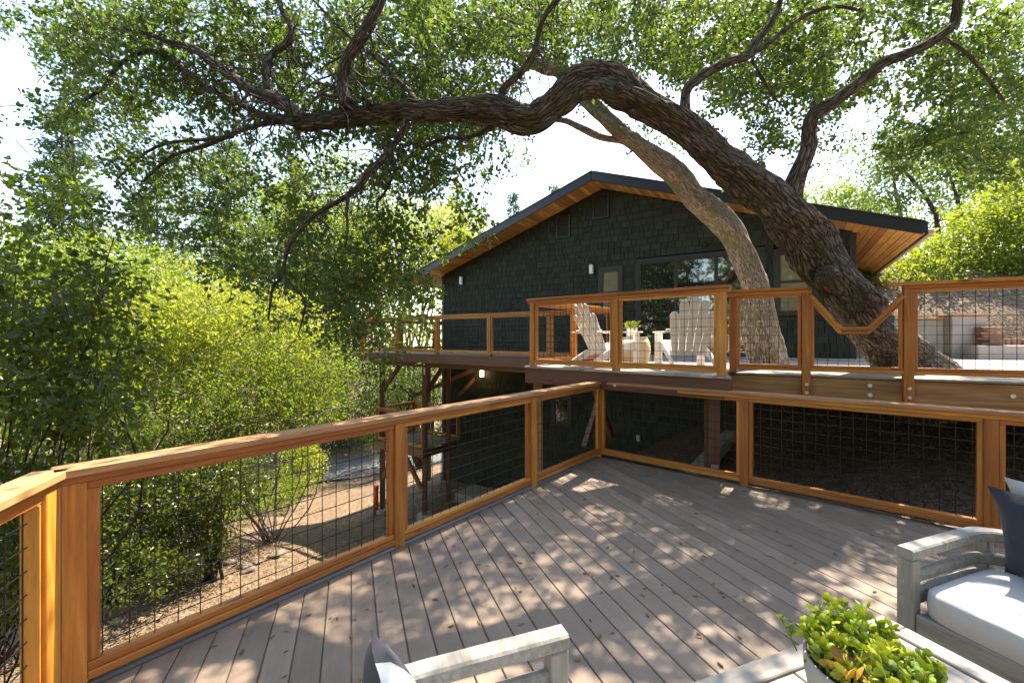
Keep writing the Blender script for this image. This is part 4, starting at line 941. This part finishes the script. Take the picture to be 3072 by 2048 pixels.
B([(800, 270, 22, 4.85), (798, 215, 26, 4.9), (815, 165, 24, 5.0), (865, 125, 22, 5.0), (872, 75, 18, 5.0), (845, 35, 14, 5.1), (830, -30, 12, 5.2)])
B([(895, 370, 40, 4.75), (848, 357, 28, 4.8), (781, 344, 22, 4.9), (714, 308, 20, 5.0), (625, 263, 19, 5.1), (558, 214, 18, 5.2), (504, 174, 16, 5.3), (446, 152, 15, 5.4), (379, 179, 14, 5.5), (339, 219, 13, 5.6), (312, 263, 12, 5.7), (268, 290, 11, 5.8), (241, 312, 10, 5.9), (228, 353, 9, 6.0)])
B([(880, 360, 24, 4.8), (817, 366, 18, 4.9), (732, 388, 16, 5.1), (625, 433, 15, 5.4), (527, 464, 12, 5.7), (482, 496, 10, 6.0), (428, 545, 8, 6.2)])
B([(700, 410, 12, 5.2), (600, 420, 12, 5.3), (500, 430, 10, 5.5), (420, 470, 8, 5.8), (350, 540, 6, 6.0)])
B([(1040, 318, 62, 4.48), (1030, 270, 46, 4.5), (1028, 230, 44, 4.5), (1040, 180, 40, 4.5), (1070, 130, 38, 4.5), (1110, 70, 34, 4.5), (1155, -20, 30, 4.5)])
B([(1240, 300, 22, 4.5), (1225, 270, 17, 4.6), (1180, 228, 14, 4.7), (1136, 179, 13, 4.8), (1078, 138, 11, 4.9), (1024, 89, 9, 5.0), (940, 0, 7, 5.1)])
B([(1495, 325, 34, 4.42), (1511, 263, 23, 4.35), (1560, 219, 23, 4.3), (1604, 156, 22, 4.25), (1618, 89, 20, 4.2), (1640, 40, 20, 4.2), (1700, -30, 18, 4.2)])
B([(1222, 365, 36, 4.5), (1194, 415, 25, 4.5), (1149, 478, 22, 4.5), (1104, 518, 22, 4.5), (1069, 567, 20, 4.5), (1024, 598, 18, 4.55), (970, 630, 17, 4.6), (937, 654, 15, 4.65), (888, 708, 13, 4.7), (862, 748, 12, 4.7), (853, 793, 11, 4.75), (848, 829, 10, 4.8), (821, 860, 9, 4.8), (812, 909, 8, 4.85), (805, 960, 6, 4.9)])
B([(850, 830, 8, 4.8), (893, 873, 8, 4.8), (915, 909, 7, 4.8), (906, 962, 6, 4.85), (895, 1000, 4, 4.9)])
B([(1045, 590, 12, 4.5), (1040, 640, 10, 4.5), (1042, 690, 8, 4.55), (1036, 740, 6, 4.6)])
B([(1480, 380, 20, 4.6), (1403, 411, 15, 4.9), (1336, 415, 14, 5.1), (1278, 438, 13, 5.3), (1238, 464, 12, 5.4), (1203, 500, 11, 5.5), (1176, 536, 10, 5.6), (1153, 580, 9, 5.6), (1131, 612, 8, 5.7), (1140, 660, 6, 5.7)])
B([(2355, 640, 95, 4.9), (2372, 575, 62, 4.85), (2396, 513, 52, 4.8), (2423, 446, 50, 4.75), (2427, 393, 48, 4.7), (2441, 348, 48, 4.65), (2494, 312, 43, 4.6), (2539, 277, 40, 4.55), (2606, 223, 38, 4.5), (2651, 187, 38, 4.45), (2718, 165, 35, 4.4), (2785, 134, 33, 4.35), (2843, 94, 31, 4.3), (2869, 58, 29, 4.3), (2876, -30, 26, 4.2)], sides=14)
B([(2435, 345, 22, 4.66), (2437, 320, 15, 4.62), (2438, 305, 12, 4.6)])
B([(2055, 400, 55, 4.6), (2052, 312, 34, 4.6), (2061, 268, 32, 4.6), (2093, 241, 31, 4.6), (2137, 210, 30, 4.6), (2195, 183, 28, 4.6), (2244, 170, 28, 4.6), (2271, 125, 22, 4.6), (2307, 80, 20, 4.6), (2334, 27, 18, 4.6), (2350, -30, 16, 4.6)])
B([(2250, 168, 18, 4.6), (2330, 110, 16, 4.7), (2420, 45, 14, 4.8), (2500, 20, 12, 4.9), (2580, 30, 10, 5.0)])
B([(2255, 180, 12, 4.65), (2290, 240, 10, 4.8), (2320, 290, 8, 4.9), (2350, 320, 6, 5.0)])
B([(2820, 110, 14, 4.35), (2900, 160, 12, 4.5), (2960, 230, 10, 4.7), (3010, 300, 8, 4.9)])
# cut-branch scars
for x, y, w_, Y in ((1857, 267, 30, 4.2), (1897, 341, 22, 4.24), (1402, 332, 16, 4.28), (1108, 306, 17, 4.34), (2482, 823, 50, 4.72)):
    p = at(x, y, Y); q = at(x, y, Y - .03); wd1.limb([(*at(x, y, Y + .16), w_ * .6 * Y / F), (*p, w_ * .55 * Y / F), (*q, w_ * .42 * Y / F)], 12, 3, int(x), .1)
wd1.build('trunk', M['bark'], oak)
oak2 = thing('oak_tree', 'slimmer pale barked oak rising through the upper deck behind the dark oak', 'tree', (4.35, 7.0, 1.2))
wd2 = Wood()
tk2 = limb(wd2, [(1765, 900, 124, 7.1), (1757, 835, 96, 7.0), (1748, 745, 77, 6.95), (1738, 672, 74, 6.9), (1716, 605, 67, 6.85), (1690, 552, 63, 6.8), (1650, 500, 61, 6.8), (1600, 450, 60, 6.75), (1560, 410, 58, 6.75), (1510, 370, 55, 6.7), (1460, 330, 48, 6.7), (1420, 300, 42, 6.7), (1370, 250, 39, 6.7), (1320, 205, 35, 6.7), (1285, 165, 33, 6.7)], sides=40, kk=11, rough=.011)
L2 = []
def B2(pts, k=1.0, **q): Q = limb(wd2, pts, k, **q); L2.append(Q)
B2([(1720, 260, 46, 6.7), (1685, 210, 44, 6.7), (1640, 203, 42, 6.7), (1582, 183, 38, 6.7), (1515, 156, 34, 6.7), (1470, 138, 30, 6.7), (1426, 143, 24, 6.7), (1372, 134, 20, 6.8), (1314, 138, 17, 6.9), (1256, 152, 14, 7.0), (1220, 179, 11, 7.1)])
B2([(1480, 140, 24, 6.7), (1452, 85, 18, 6.8), (1410, 45, 16, 6.9), (1375, 20, 13, 7.0)])
B2([(1455, 135, 20, 6.7), (1400, 90, 16, 6.9), (1345, 58, 14, 7.0), (1290, 47, 12, 7.1), (1200, 40, 10, 7.2)])
B2([(1690, 215, 40, 6.7), (1662, 125, 34, 6.8), (1640, 76, 30, 6.9), (1595, 27, 26, 7.0), (1537, -10, 22, 7.1)])
B2([(1930, 440, 34, 6.75), (1868, 422, 26, 6.8), (1800, 412, 24, 6.9), (1740, 385, 22, 7.0), (1700, 365, 20, 7.1), (1655, 358, 14, 7.2)])
B2([(2065, 540, 22, 6.7), (2055, 528, 20, 6.66)])
wd2.build('trunk', M['barklight'], oak2)

# foliage of the oaks: how thick the leaves are in each 128 px square of the photograph
GRID = ["489999987888887899888778", "256887887787334788886679", "245566545774100456654279", "123553443662000003332588", "011221232320000000000000", "000112243200000000000000", "000001124400000000000000", "000000113200000000000000"]
HOLES = [(1250, 180, 42, 50), (1195, 255, 45, 28), (1490, 215, 42, 50), (1580, 225, 40, 40), (1680, 285, 36, 40), (1800, 400, 50, 50), (1905, 440, 60, 60), (1990, 275, 42, 50), (1965, 395, 75, 80), (1940, 180, 22, 25), (2060, 120, 26, 22), (2200, 60, 30, 20), (40, 150, 42, 90), (60, 320, 60, 36), (730, 175, 34, 14), (620, 300, 34, 22), (690, 90, 24, 16), (830, 345, 50, 36), (960, 120, 18, 22), (300, 140, 30, 12), (380, 270, 40, 22), (520, 330, 40, 20), (470, 420, 40, 16), (560, 520, 30, 16), (230, 420, 40, 22), (1080, 150, 22, 14), (1740, 120, 26, 18), (1860, 60, 24, 16), (1620, 60, 20, 16), (860, 30, 24, 14), (440, 60, 18, 10), (2290, 300, 26, 18), (2100, 270, 24, 30)]
SUNNY = [((1.28, 1.57, .65), .30), ((1.5, 1.3, .6), .25), ((1.6, 7.15, 1.9), .5), ((2.8, 6.42, 1.9), .5), ((2.3, 6.4, 1.3), .5), ((6.2, 7.2, 1.3), 1.1), ((8.5, 7.6, 1.3), 1.6), ((5.0, 5.4, 1.3), .5), ((4.2, 5.9, 1.3), .45), ((4.2, 6.95, 2.2), .5), ((3.9, 6.8, 3.4), .4), ((-5, 12, 1), 1.2), ((-6.5, 11, 0), 1.0), ((-6, 9.5, -2.9), .9), ((-4.6, 7.5, -2.6), .7)]
def sunlit(P):                  # crown leaves cleared along sun rays so light reaches chosen spots
    k = np.zeros(len(P), bool); s = np.array(SV)
    for c, r in SUNNY: d = P - np.array(c); a = d @ s; k |= (a > 0) & (np.linalg.norm(d - a[:, None] * s, axis=1) < r)
    return k
def hole(px, py): return any(((px / 1.306 - a) / c) ** 2 + ((py / 1.306 - b_) / d) ** 2 < 1 for a, b_, c, d in HOLES)
def spray(q, g, P, D, T0, tw, n=27):     # one leafy branchlet: twigs fanned along a short curved stem
    dr = nrm(g.normal(size=3) * np.array([1, 1, .7]) + np.array([-.15, 0, -.25])); ln = g.uniform(.35, .75); sag = np.array([0, 0, -.22 * ln]); u = g.uniform(0, 1, n)[:, None]
    off = g.normal(size=(n, 3)); off -= (off @ dr)[:, None] * dr; off *= .04 + .08 * np.sin(np.pi * (.15 + .85 * u))
    P.append(q + dr * (u - .5) * ln + sag * u * u + off); D.append(nrm(dr * .5 + nrm(off) * .8 + g.normal(size=(n, 3)) * .4)); T0.append(np.full(n, g.uniform(.02, .8)))
    tw.limb([(*(q - dr * ln * .8), .006), (*q, .004), (*(q + dr * ln * .5 + sag), .0018)], 3, 3, 1, 0)
def crown(seed, keep, Yf, per, parent, mat, extra=None, Lf=.068, Wf=.044, cl=.17):
    lv = Leaves(seed); g = lv.g; tw = Wood(); P = []; D = []; T0 = []
    for r, rowt in enumerate(GRID):
        for c, ch in enumerate(rowt):
            d = int(ch)
            for _ in range(int(round(d * per))):
                px = (c + g.uniform(-.15, 1.15)) * 128; py = (r + g.uniform(-.15, 1.15)) * 128; Y = Yf(px, py, g)
                if Y is None or not keep(px, py) or hole(px, py): continue
                spray(np.array(at(px, py, Y)), g, P, D, T0, tw)
    if extra is not None:
        for q in extra(g): spray(q, g, P, D, T0, tw)
    P = np.vstack(P); D = np.vstack(D); T0 = np.concatenate(T0)
    kp = np.array([not hole(CX + F * p[0] / p[1], HY - F * (p[2] - EYE) / p[1]) for p in P]); kp &= ~(sunlit(P) & (g.uniform(0, 1, len(P)) < .9)); P, D, T0 = P[kp], D[kp], T0[kp]
    lv.twigs(P, D, .13, 5, Lf, Wf, 'rh', .15, 1.0, T0)
    for i in range(0, len(P), 14): e = P[i] + D[i] * .2; mdl = (P[i] + e) / 2 + g.normal(size=3) * .02; tw.limb([(*(P[i] - D[i] * .12), .0035), (*mdl, .003), (*e, .0015)], 3, 2, i, 0)
    lv.build('crown', mat, parent); tw.build('twigs', M['darktwig'], parent, False, kind='stuff')
def Yoak(px, py, g):
    if px < 1300: return g.uniform(5.1, 8.4) if py < 560 else g.uniform(4.7, 6.2)
    if px > 2500: return g.uniform(4.9, 7.8)
    return g.uniform(4.9, 8.4)
def over(g):                    # the crown goes on above the picture
    out = []
    for _ in range(230):
        x, y = g.uniform(-3.5, 7.5), g.uniform(2.2, 9.5); out.append(np.array([x, y, EYE + y * .80 + g.uniform(.1, 2.6)]))
    return [q for q in out if q[2] < 9.5]
def fine(px, py): return True
PER = 1.75
crown(11, lambda x, y: True, Yoak, PER * .8, oak, M['oakleaf'], over)
crown(12, lambda x, y: 1050 < x < 2500 and y < 620, lambda x, y, g: g.uniform(6.6, 9.0), PER * .7, oak2, M['oakleaf'])
# fine hanging dead twigs below the left limb
tg = Wood(); g = np.random.default_rng(3)
for Q in L[:12]:
    for i in range(2, len(Q), 2):
        for _ in range(3):
            p = Q[i, :3]; r0 = max(Q[i, 3] * .22, .003); P4 = [(*p, r0)]; d = nrm(g.normal(size=3) * .8 + np.array([-.25, .1, -.25])); st = g.uniform(.09, .2)
            for k in range(5): d = nrm(d + g.normal(size=3) * .38 + np.array([0, 0, -.1])); p = p + d * st; P4.append((*p, r0 * (1 - .17 * (k + 1))))
            tg.limb(P4, 4, 2, 1, 0)
tg.build('hanging_twigs', M['darktwig'], oak, False, kind='stuff')

# ================================================================ OTHER TREES AND SHRUBS
def shrub(name, label, cat, base, blobs, n, Lf, Wf, mat, seed, shape='rh', stems=5, stem_r=.03, stem_mat=None, droop=.15, group=None, shell=.55, tips=None, spread=.9, bare=0):
    n = int(n * 2.0); Lf *= 1.3; Wf *= 1.4; stem_r *= .6
    t = thing(name, label, cat, base, group); lv = Leaves(seed); g = lv.g; wdx = Wood(); vol = np.array([b_[3] * b_[4] * b_[5] for b_ in blobs]) ** .72; vol /= vol.sum()
    bs = np.array(base, float)
    for (x, y, z, rx, ry, rz), fr in zip(blobs, vol):
        m_ = max(3, int(n * fr / 30)); u = nrm(g.normal(size=(m_, 3))); rad = g.uniform(shell, 1.0, m_) ** .6
        lob = 1 + .16 * np.sin(u[:, 0] * 5 + seed) + .14 * np.sin(u[:, 1] * 6 + u[:, 2] * 4)
        C = np.array([x, y, z]) + u * (rad * lob)[:, None] * np.array([rx, ry, rz]); k = 6; cr = .16 * (rx * ry * rz) ** (1 / 3)
        P = (C[:, None] + g.normal(size=(m_, k, 3)) * cr).reshape(-1, 3); D = np.repeat(u + np.array([0, 0, .35]), k, 0) + g.normal(size=(m_ * k, 3)) * .6
        lv.twigs(P, D, Lf * 3.2, 5, Lf, Wf, shape, droop, spread, np.repeat(g.uniform(.05, .85, m_), k))
        if tips: lv.twigs(C[u[:, 2] > .45][:tips] + np.array([0, 0, .12 * rz]), np.tile([0, 0, 1.0], (int((u[:, 2] > .45).sum()), 1))[:tips], Lf * 2, 7, Lf, Wf * .8, shape, -.2, .6, np.full(int((u[:, 2] > .45).sum()), .99)[:tips])
        for s in range(stems):
            e = np.array([x, y, z]) + g.normal(size=3) * np.array([rx, ry, rz]) * .35; mid = (bs + e) / 2 + g.normal(size=3) * .12 * np.linalg.norm(e - bs)
            wdx.limb([(*(bs + g.normal(size=3) * np.array([.08, .08, 0])), stem_r), (*mid, stem_r * .7), (*e, stem_r * .35), (*(e + g.normal(size=3) * np.array([rx, ry, rz]) * .35), stem_r * .12)], 6, 4, s, .1)
        for s in range(bare):
            p = np.array([x, y, z]) + g.normal(size=3) * np.array([rx, ry, rz]) * .6; d = nrm(g.normal(size=3)); P4 = [(*p, .009)]
            for k2 in range(4): d = nrm(d + g.normal(size=3) * .4); p = p + d * .22 * max(rx, .6); P4.append((*p, .009 * (1 - .2 * (k2 + 1))))
            wdx.limb(P4, 4, 2, s, 0)
    lv.build('crown' if cat == 'tree' else 'foliage', mat, t); wdx.build('trunk' if cat == 'tree' else 'stems', stem_mat or M['barkgrey'], t, kind=None if cat == 'tree' else 'stuff'); return t
def blob(px, py, Y, rpx, rpy, ry=None): p = at(px, py, Y); a = rpx * Y / F; return (p.x, p.y, p.z, a, ry or a, rpy * Y / F)
def foot(px, Y): x = (px - CX) / F * Y; return (x, Y, gzf(x, Y) - .1)
shrub('broadleaf_tree', 'bushy sunlit tree between the dark glossy tree and the pines', 'tree', foot(420, 19), [blob(420, 880, 19, 200, 110), blob(250, 960, 18, 190, 120), blob(600, 900, 20, 150, 90), blob(80, 1050, 17, 220, 170)], 11000, .10, .05, M['goldleaf'], 71, 'rh', 4, .12)
shrub('shrub', 'broad leafy shrub at the bottom of the slope before the road', 'shrub', foot(420, 15), [blob(300, 1180, 15, 240, 120), blob(560, 1180, 15.5, 200, 100), blob(760, 1220, 16, 170, 80)], 10000, .09, .045, M['bushleaf'], 72, 'rh', 4, .05)
# dark glossy tree close by on the left
shrub('bay_tree', 'dark glossy leaved tree overhanging the left end of the hillside railing', 'tree', foot(-60, 5.6), [blob(60, 900, 4.9, 260, 180, .7), blob(230, 1010, 4.7, 210, 150, .5), blob(60, 1140, 4.6, 260, 140, .6), blob(300, 1180, 4.6, 170, 110, .4), blob(-150, 1000, 5.2, 250, 330, 1.0), blob(60, 1310, 4.7, 190, 80, .5), blob(300, 1290, 5.2, 150, 60, .5), blob(330, 850, 5.4, 120, 90, .5)], 4300, .072, .034, M['darkleaf'], 21, 'hex', 3, .03, M['barkgrey'], .45, shell=.1, spread=1.0)
shrub('bay_sapling', 'thin upright leafy shoot rising above the dark glossy tree', 'shrub', foot(60, 5.8), [blob(95, 660, 5.6, 130, 120, .4)], 260, .075, .042, M['bushleaf'], 22, 'hex', 3, .014, None, .3, shell=.1)
# sunny shrubs on the slope
shrub('shrub', 'domed shrub with pale cream flower heads on its crown', 'shrub', foot(650, 12.2), [blob(560, 960, 12, 190, 85, 1.5), blob(700, 1010, 11.6, 230, 110, 1.5), blob(480, 1050, 11.4, 200, 110, 1.4)], 15000, .085, .030, M['goldleaf'], 23, 'rh', 5, .05, None, .1, tips=260)
shrub('shrub', 'sunny bright green shrub below the dark glossy tree', 'shrub', foot(330, 11), [blob(280, 830, 13, 260, 90, 1.8), blob(180, 930, 12, 240, 130, 1.6), blob(380, 1130, 10.5, 240, 130, 1.4), blob(150, 1180, 9.5, 240, 150, 1.3)], 15000, .075, .034, M['bushleaf'], 24, 'rh', 4, .045, None, .1)
shrub('shrub', 'tangled sunny shrub with bare grey twigs behind the hillside railing', 'shrub', foot(820, 10.6), [blob(760, 1180, 10.4, 240, 90, 1.2), blob(560, 1250, 9.6, 220, 90, 1.1), blob(920, 1210, 11.2, 140, 70, 1.2), blob(860, 1090, 11.4, 200, 80, 1.2)], 13000, .062, .026, M['bushleaf'], 25, 'rh', 5, .03, M['twig'], .05, bare=70)
shrub('shrub', 'twiggy shrub with grey branches low behind the first railing panel', 'shrub', foot(430, 8.6), [blob(420, 1380, 8.4, 190, 80, .9), blob(560, 1380, 8.8, 130, 60, .9), blob(330, 1480, 7.6, 130, 90, .8)], 6500, .05, .022, M['darkleaf'], 26, 'rh', 5, .03, M['twig'], .0, bare=80)
shrub('shrub', 'dark shady shrub under the twiggy branches at the foot of the slope', 'shrub', foot(350, 7.4), [blob(330, 1600, 7.2, 130, 110, .7), blob(480, 1560, 7.8, 130, 100, .8), blob(380, 1720, 6.6, 120, 60, .6), blob(560, 1640, 7.8, 110, 70, .7)], 8000, .055, .026, M['darkleaf'], 27, 'rh', 4, .03, None, .1)
shrub('shrub', 'multi-stemmed shrub with a dark forked trunk on the mulch slope', 'shrub', foot(635, 7.9), [blob(600, 1480, 7.9, 130, 70, .7), blob(690, 1440, 8.3, 100, 60, .6)], 3600, .055, .024, M['darkleaf'], 28, 'rh', 4, .055, M['barkgrey'], .1, bare=25)
shrub('shrub', 'dark leafy shrub outside the short angled railing', 'shrub', foot(-120, 4.6), [blob(-20, 1560, 4.6, 130, 160, .5), blob(60, 1700, 4.4, 90, 90, .4)], 2600, .06, .03, M['darkleaf'], 29, 'rh', 4, .02, None, .1)
shrub('sapling', 'slender bright green sapling beside the road', 'tree', foot(908, 17), [blob(905, 1400, 17, 45, 55)], 1500, .09, .045, M['goldleaf'], 30, 'rh', 2, .035, None, .1)
shrub('ground_cover', 'low green weeds along the near edge of the road', 'plant', foot(800, 15), [blob(800, 1480, 14.5, 110, 26, 1.2), blob(690, 1510, 12.5, 90, 26, 1.0)], 3500, .06, .03, M['bushleaf'], 33, 'rh', 2, .01)
# middle distance, left to centre
shrub('oak_tree', 'round green oak just left of the raised walkway railing', 'tree', foot(1035, 26.5), [blob(1010, 1050, 26, 130, 130), blob(900, 960, 26, 130, 110), blob(1100, 900, 27, 120, 130), blob(1060, 1190, 26, 120, 110)], 13000, .15, .08, M['darkleaf'], 34, 'rh', 2, .16)
shrub('oak_tree', 'spreading oak with a leaning grey trunk seen under the walkway', 'tree', foot(1265, 21), [blob(1180, 1130, 22, 150, 90), blob(1290, 1080, 23, 110, 110), blob(1230, 1240, 24, 160, 90)], 9000, .11, .055, M['oakleaf'], 35, 'rh', 4, .2)
shrub('broadleaf_tree', 'tall pale green tree rising left of the roof', 'tree', foot(1230, 30), [blob(1180, 760, 30, 150, 110), blob(1300, 700, 32, 130, 80), blob(1080, 860, 28, 140, 120), blob(1350, 800, 33, 110, 130), blob(1000, 720, 31, 120, 100)], 17000, .17, .09, M['goldleaf'], 36, 'rh', 5, .18)
shrub('broadleaf_tree', 'leafy green tree behind the cream flowering shrub', 'tree', foot(900, 25), [blob(920, 740, 25, 160, 150), blob(1030, 600, 27, 140, 130), blob(800, 840, 24, 150, 120), blob(700, 620, 29, 150, 110)], 17000, .13, .065, M['bushleaf'], 37, 'rh', 5, .15)
shrub('broadleaf_tree', 'olive green tree filling in behind the dark glossy tree', 'tree', foot(120, 24), [blob(60, 900, 24, 240, 160), blob(330, 850, 25, 180, 130), blob(-200, 800, 24, 250, 220)], 11000, .14, .07, M['bushleaf'], 38, 'rh', 5, .16)
shrub('hedge', 'bright ivy covered bank above the concrete retaining wall', 'hedge', (14, 13.2, bankz(14, 13.2) - .1), [blob(2860, 790, 13.0, 130, 80, 1.1), blob(2990, 730, 13.0, 140, 110, 1.3), blob(2740, 845, 12.7, 95, 55, .8), blob(2650, 860, 13.2, 90, 75, .9), blob(3090, 740, 12.5, 140, 125, 1.2), blob(3220, 600, 13, 190, 200, 1.8)], 22000, .075, .045, M['ivy'], 39, 'rh', 3, .03, None, .3)
shrub('oak_tree', 'crooked grey oak standing behind the right eave', 'tree', (19.2, 19.6, 3.0), [blob(2640, 450, 20, 90, 60), blob(2760, 430, 20, 110, 60), blob(2700, 560, 19, 90, 50), blob(2870, 520, 20, 110, 70), blob(2620, 620, 19, 70, 35), blob(2960, 620, 19, 130, 70)], 6500, .12, .06, M['oakleaf'], 40, 'rh', 1, .2)
shrub('oak_tree', 'spreading oak beyond the crooked grey oak on the hill', 'tree', (27, 24, 5.5), [blob(2990, 400, 25, 150, 90), blob(3080, 560, 24, 130, 110), blob(2940, 700, 24, 120, 70)], 6000, .14, .07, M['darkleaf'], 41, 'rh', 1, .2)
shrub('broadleaf_tree', 'small rounded treetop peeking above the right slope of the roof', 'tree', (26, 34, 2), [blob(2470, 600, 35, 60, 36), blob(2540, 610, 35, 50, 30), blob(2600, 700, 34, 100, 90)], 4000, .2, .1, M['bushleaf'], 42, 'rh', 3, .2)
def conifer(label, px, Y, top_py, rpx, seed, n=5200, droop=.25, base_py=None, mat='pineleaf', start=.12, Ln=.42, trunk=.22, name='conifer_tree'):
    f = foot(px, Y); topz = at(px, top_py, Y).z; H = topz - f[2]; t = thing(name, label, 'tree', f); lv = Leaves(seed); g = lv.g; W_ = Wood()
    W_.limb([(f[0], f[1], f[2], trunk), (f[0] + .1, f[1], f[2] + H * .5, trunk * .62), (f[0], f[1], topz, .03)], 8, 5, seed, .05); Rm = rpx * Y / F; n = int(n * 1.7); nb_ = max(40, int(H * 5.5)); per = max(4, n // (nb_ * 5))
    for k in range(nb_):
        u = start + (1 - start) * (k + g.uniform(0, 1)) / nb_; z = f[2] + H * u; ln = Rm * (1 - u) ** .75 * g.uniform(.55, 1.15) + .25; a = g.uniform(0, 6.283); d = np.array([math.cos(a), math.sin(a), .12 - droop * g.uniform(.4, 1.3)]); p0 = np.array([f[0], f[1], z]); e = p0 + d * ln
        W_.limb([(*p0, .05 * (1 - u) + .015), (*((p0 + e) / 2 + np.array([0, 0, .06 * ln])), .025), (*e, .008)], 4, 2, k, 0)
        m_ = int(per * 5 * (ln / Rm) ** .8) + 6; s = g.uniform(.18, 1.05, m_); C = p0 + d * (s * ln)[:, None] + np.array([0, 0, .06 * ln]) * (4 * s * (1 - s))[:, None] + g.normal(size=(m_, 3)) * np.array([.16, .16, .08]) * (1 + ln * .12)
        A = d * .8 + g.normal(size=(m_, 3)) * .75; A[:, 2] -= droop * .6; lv.add(C, A, Ln, Ln * .24, 'rh', np.clip(.3 + .35 * s + g.normal(size=m_) * .2, 0, 1))
    lv.build('crown', M[mat], t); W_.build('trunk', M['barkgrey'], t)
conifer('tall thin redwood with drooping limbs at the far left of the trees', 185, 30, 330, 210, 51, 9000, .35, Ln=.5)
conifer('redwood close beside the tall thin redwood', 216, 31, 250, 190, 52, 8000, .35, Ln=.5)
conifer('broad pine with long level limbs behind the cream flowering shrub', 680, 27, 420, 330, 53, 15000, .05, Ln=.42, start=.3, trunk=.36)
conifer('dense dark pine filling the gap beside the broad pine', 470, 32, 520, 260, 54, 11000, .1, Ln=.5, start=.25)
conifer('distant pointed fir left of the roof slope', 1372, 62, 540, 75, 55, 4200, .2, Ln=.8)
conifer('small distant fir between the pointed fir and the roof', 1452, 66, 640, 45, 56, 2200, .2, Ln=.8)
conifer('distant fir standing close to the roof slope', 1540, 64, 575, 50, 57, 3000, .2, Ln=.8)
conifer('distant fir tip showing just over the roof slope', 1660, 64, 555, 45, 58, 2500, .2, Ln=.8)
conifer('tall pine standing behind the oak branches at the centre of the woods', 870, 34, 395, 180, 59, 9000, .15, Ln=.5)
# trees behind the photographer, which the window panes mirror
for k, (x, y, h) in enumerate(((-7, -8, 12), (-1, -10, 13), (5, -11, 12), (11, -9, 13), (-12, 0, 10))):
    shrub('broadleaf_tree', 'leafy tree behind the deck mirrored in the window panes', 'tree', (x, y, gzf(x, y)), [(x, y, h * .25, 3.4, 2.5, 3.4), (x + 1.0, y, h * .6, 3.4, 2.6, 4)], 5000, .26, .15, M['bushleaf'], 60 + k, 'rh', 3, .15, group='trees behind the deck')
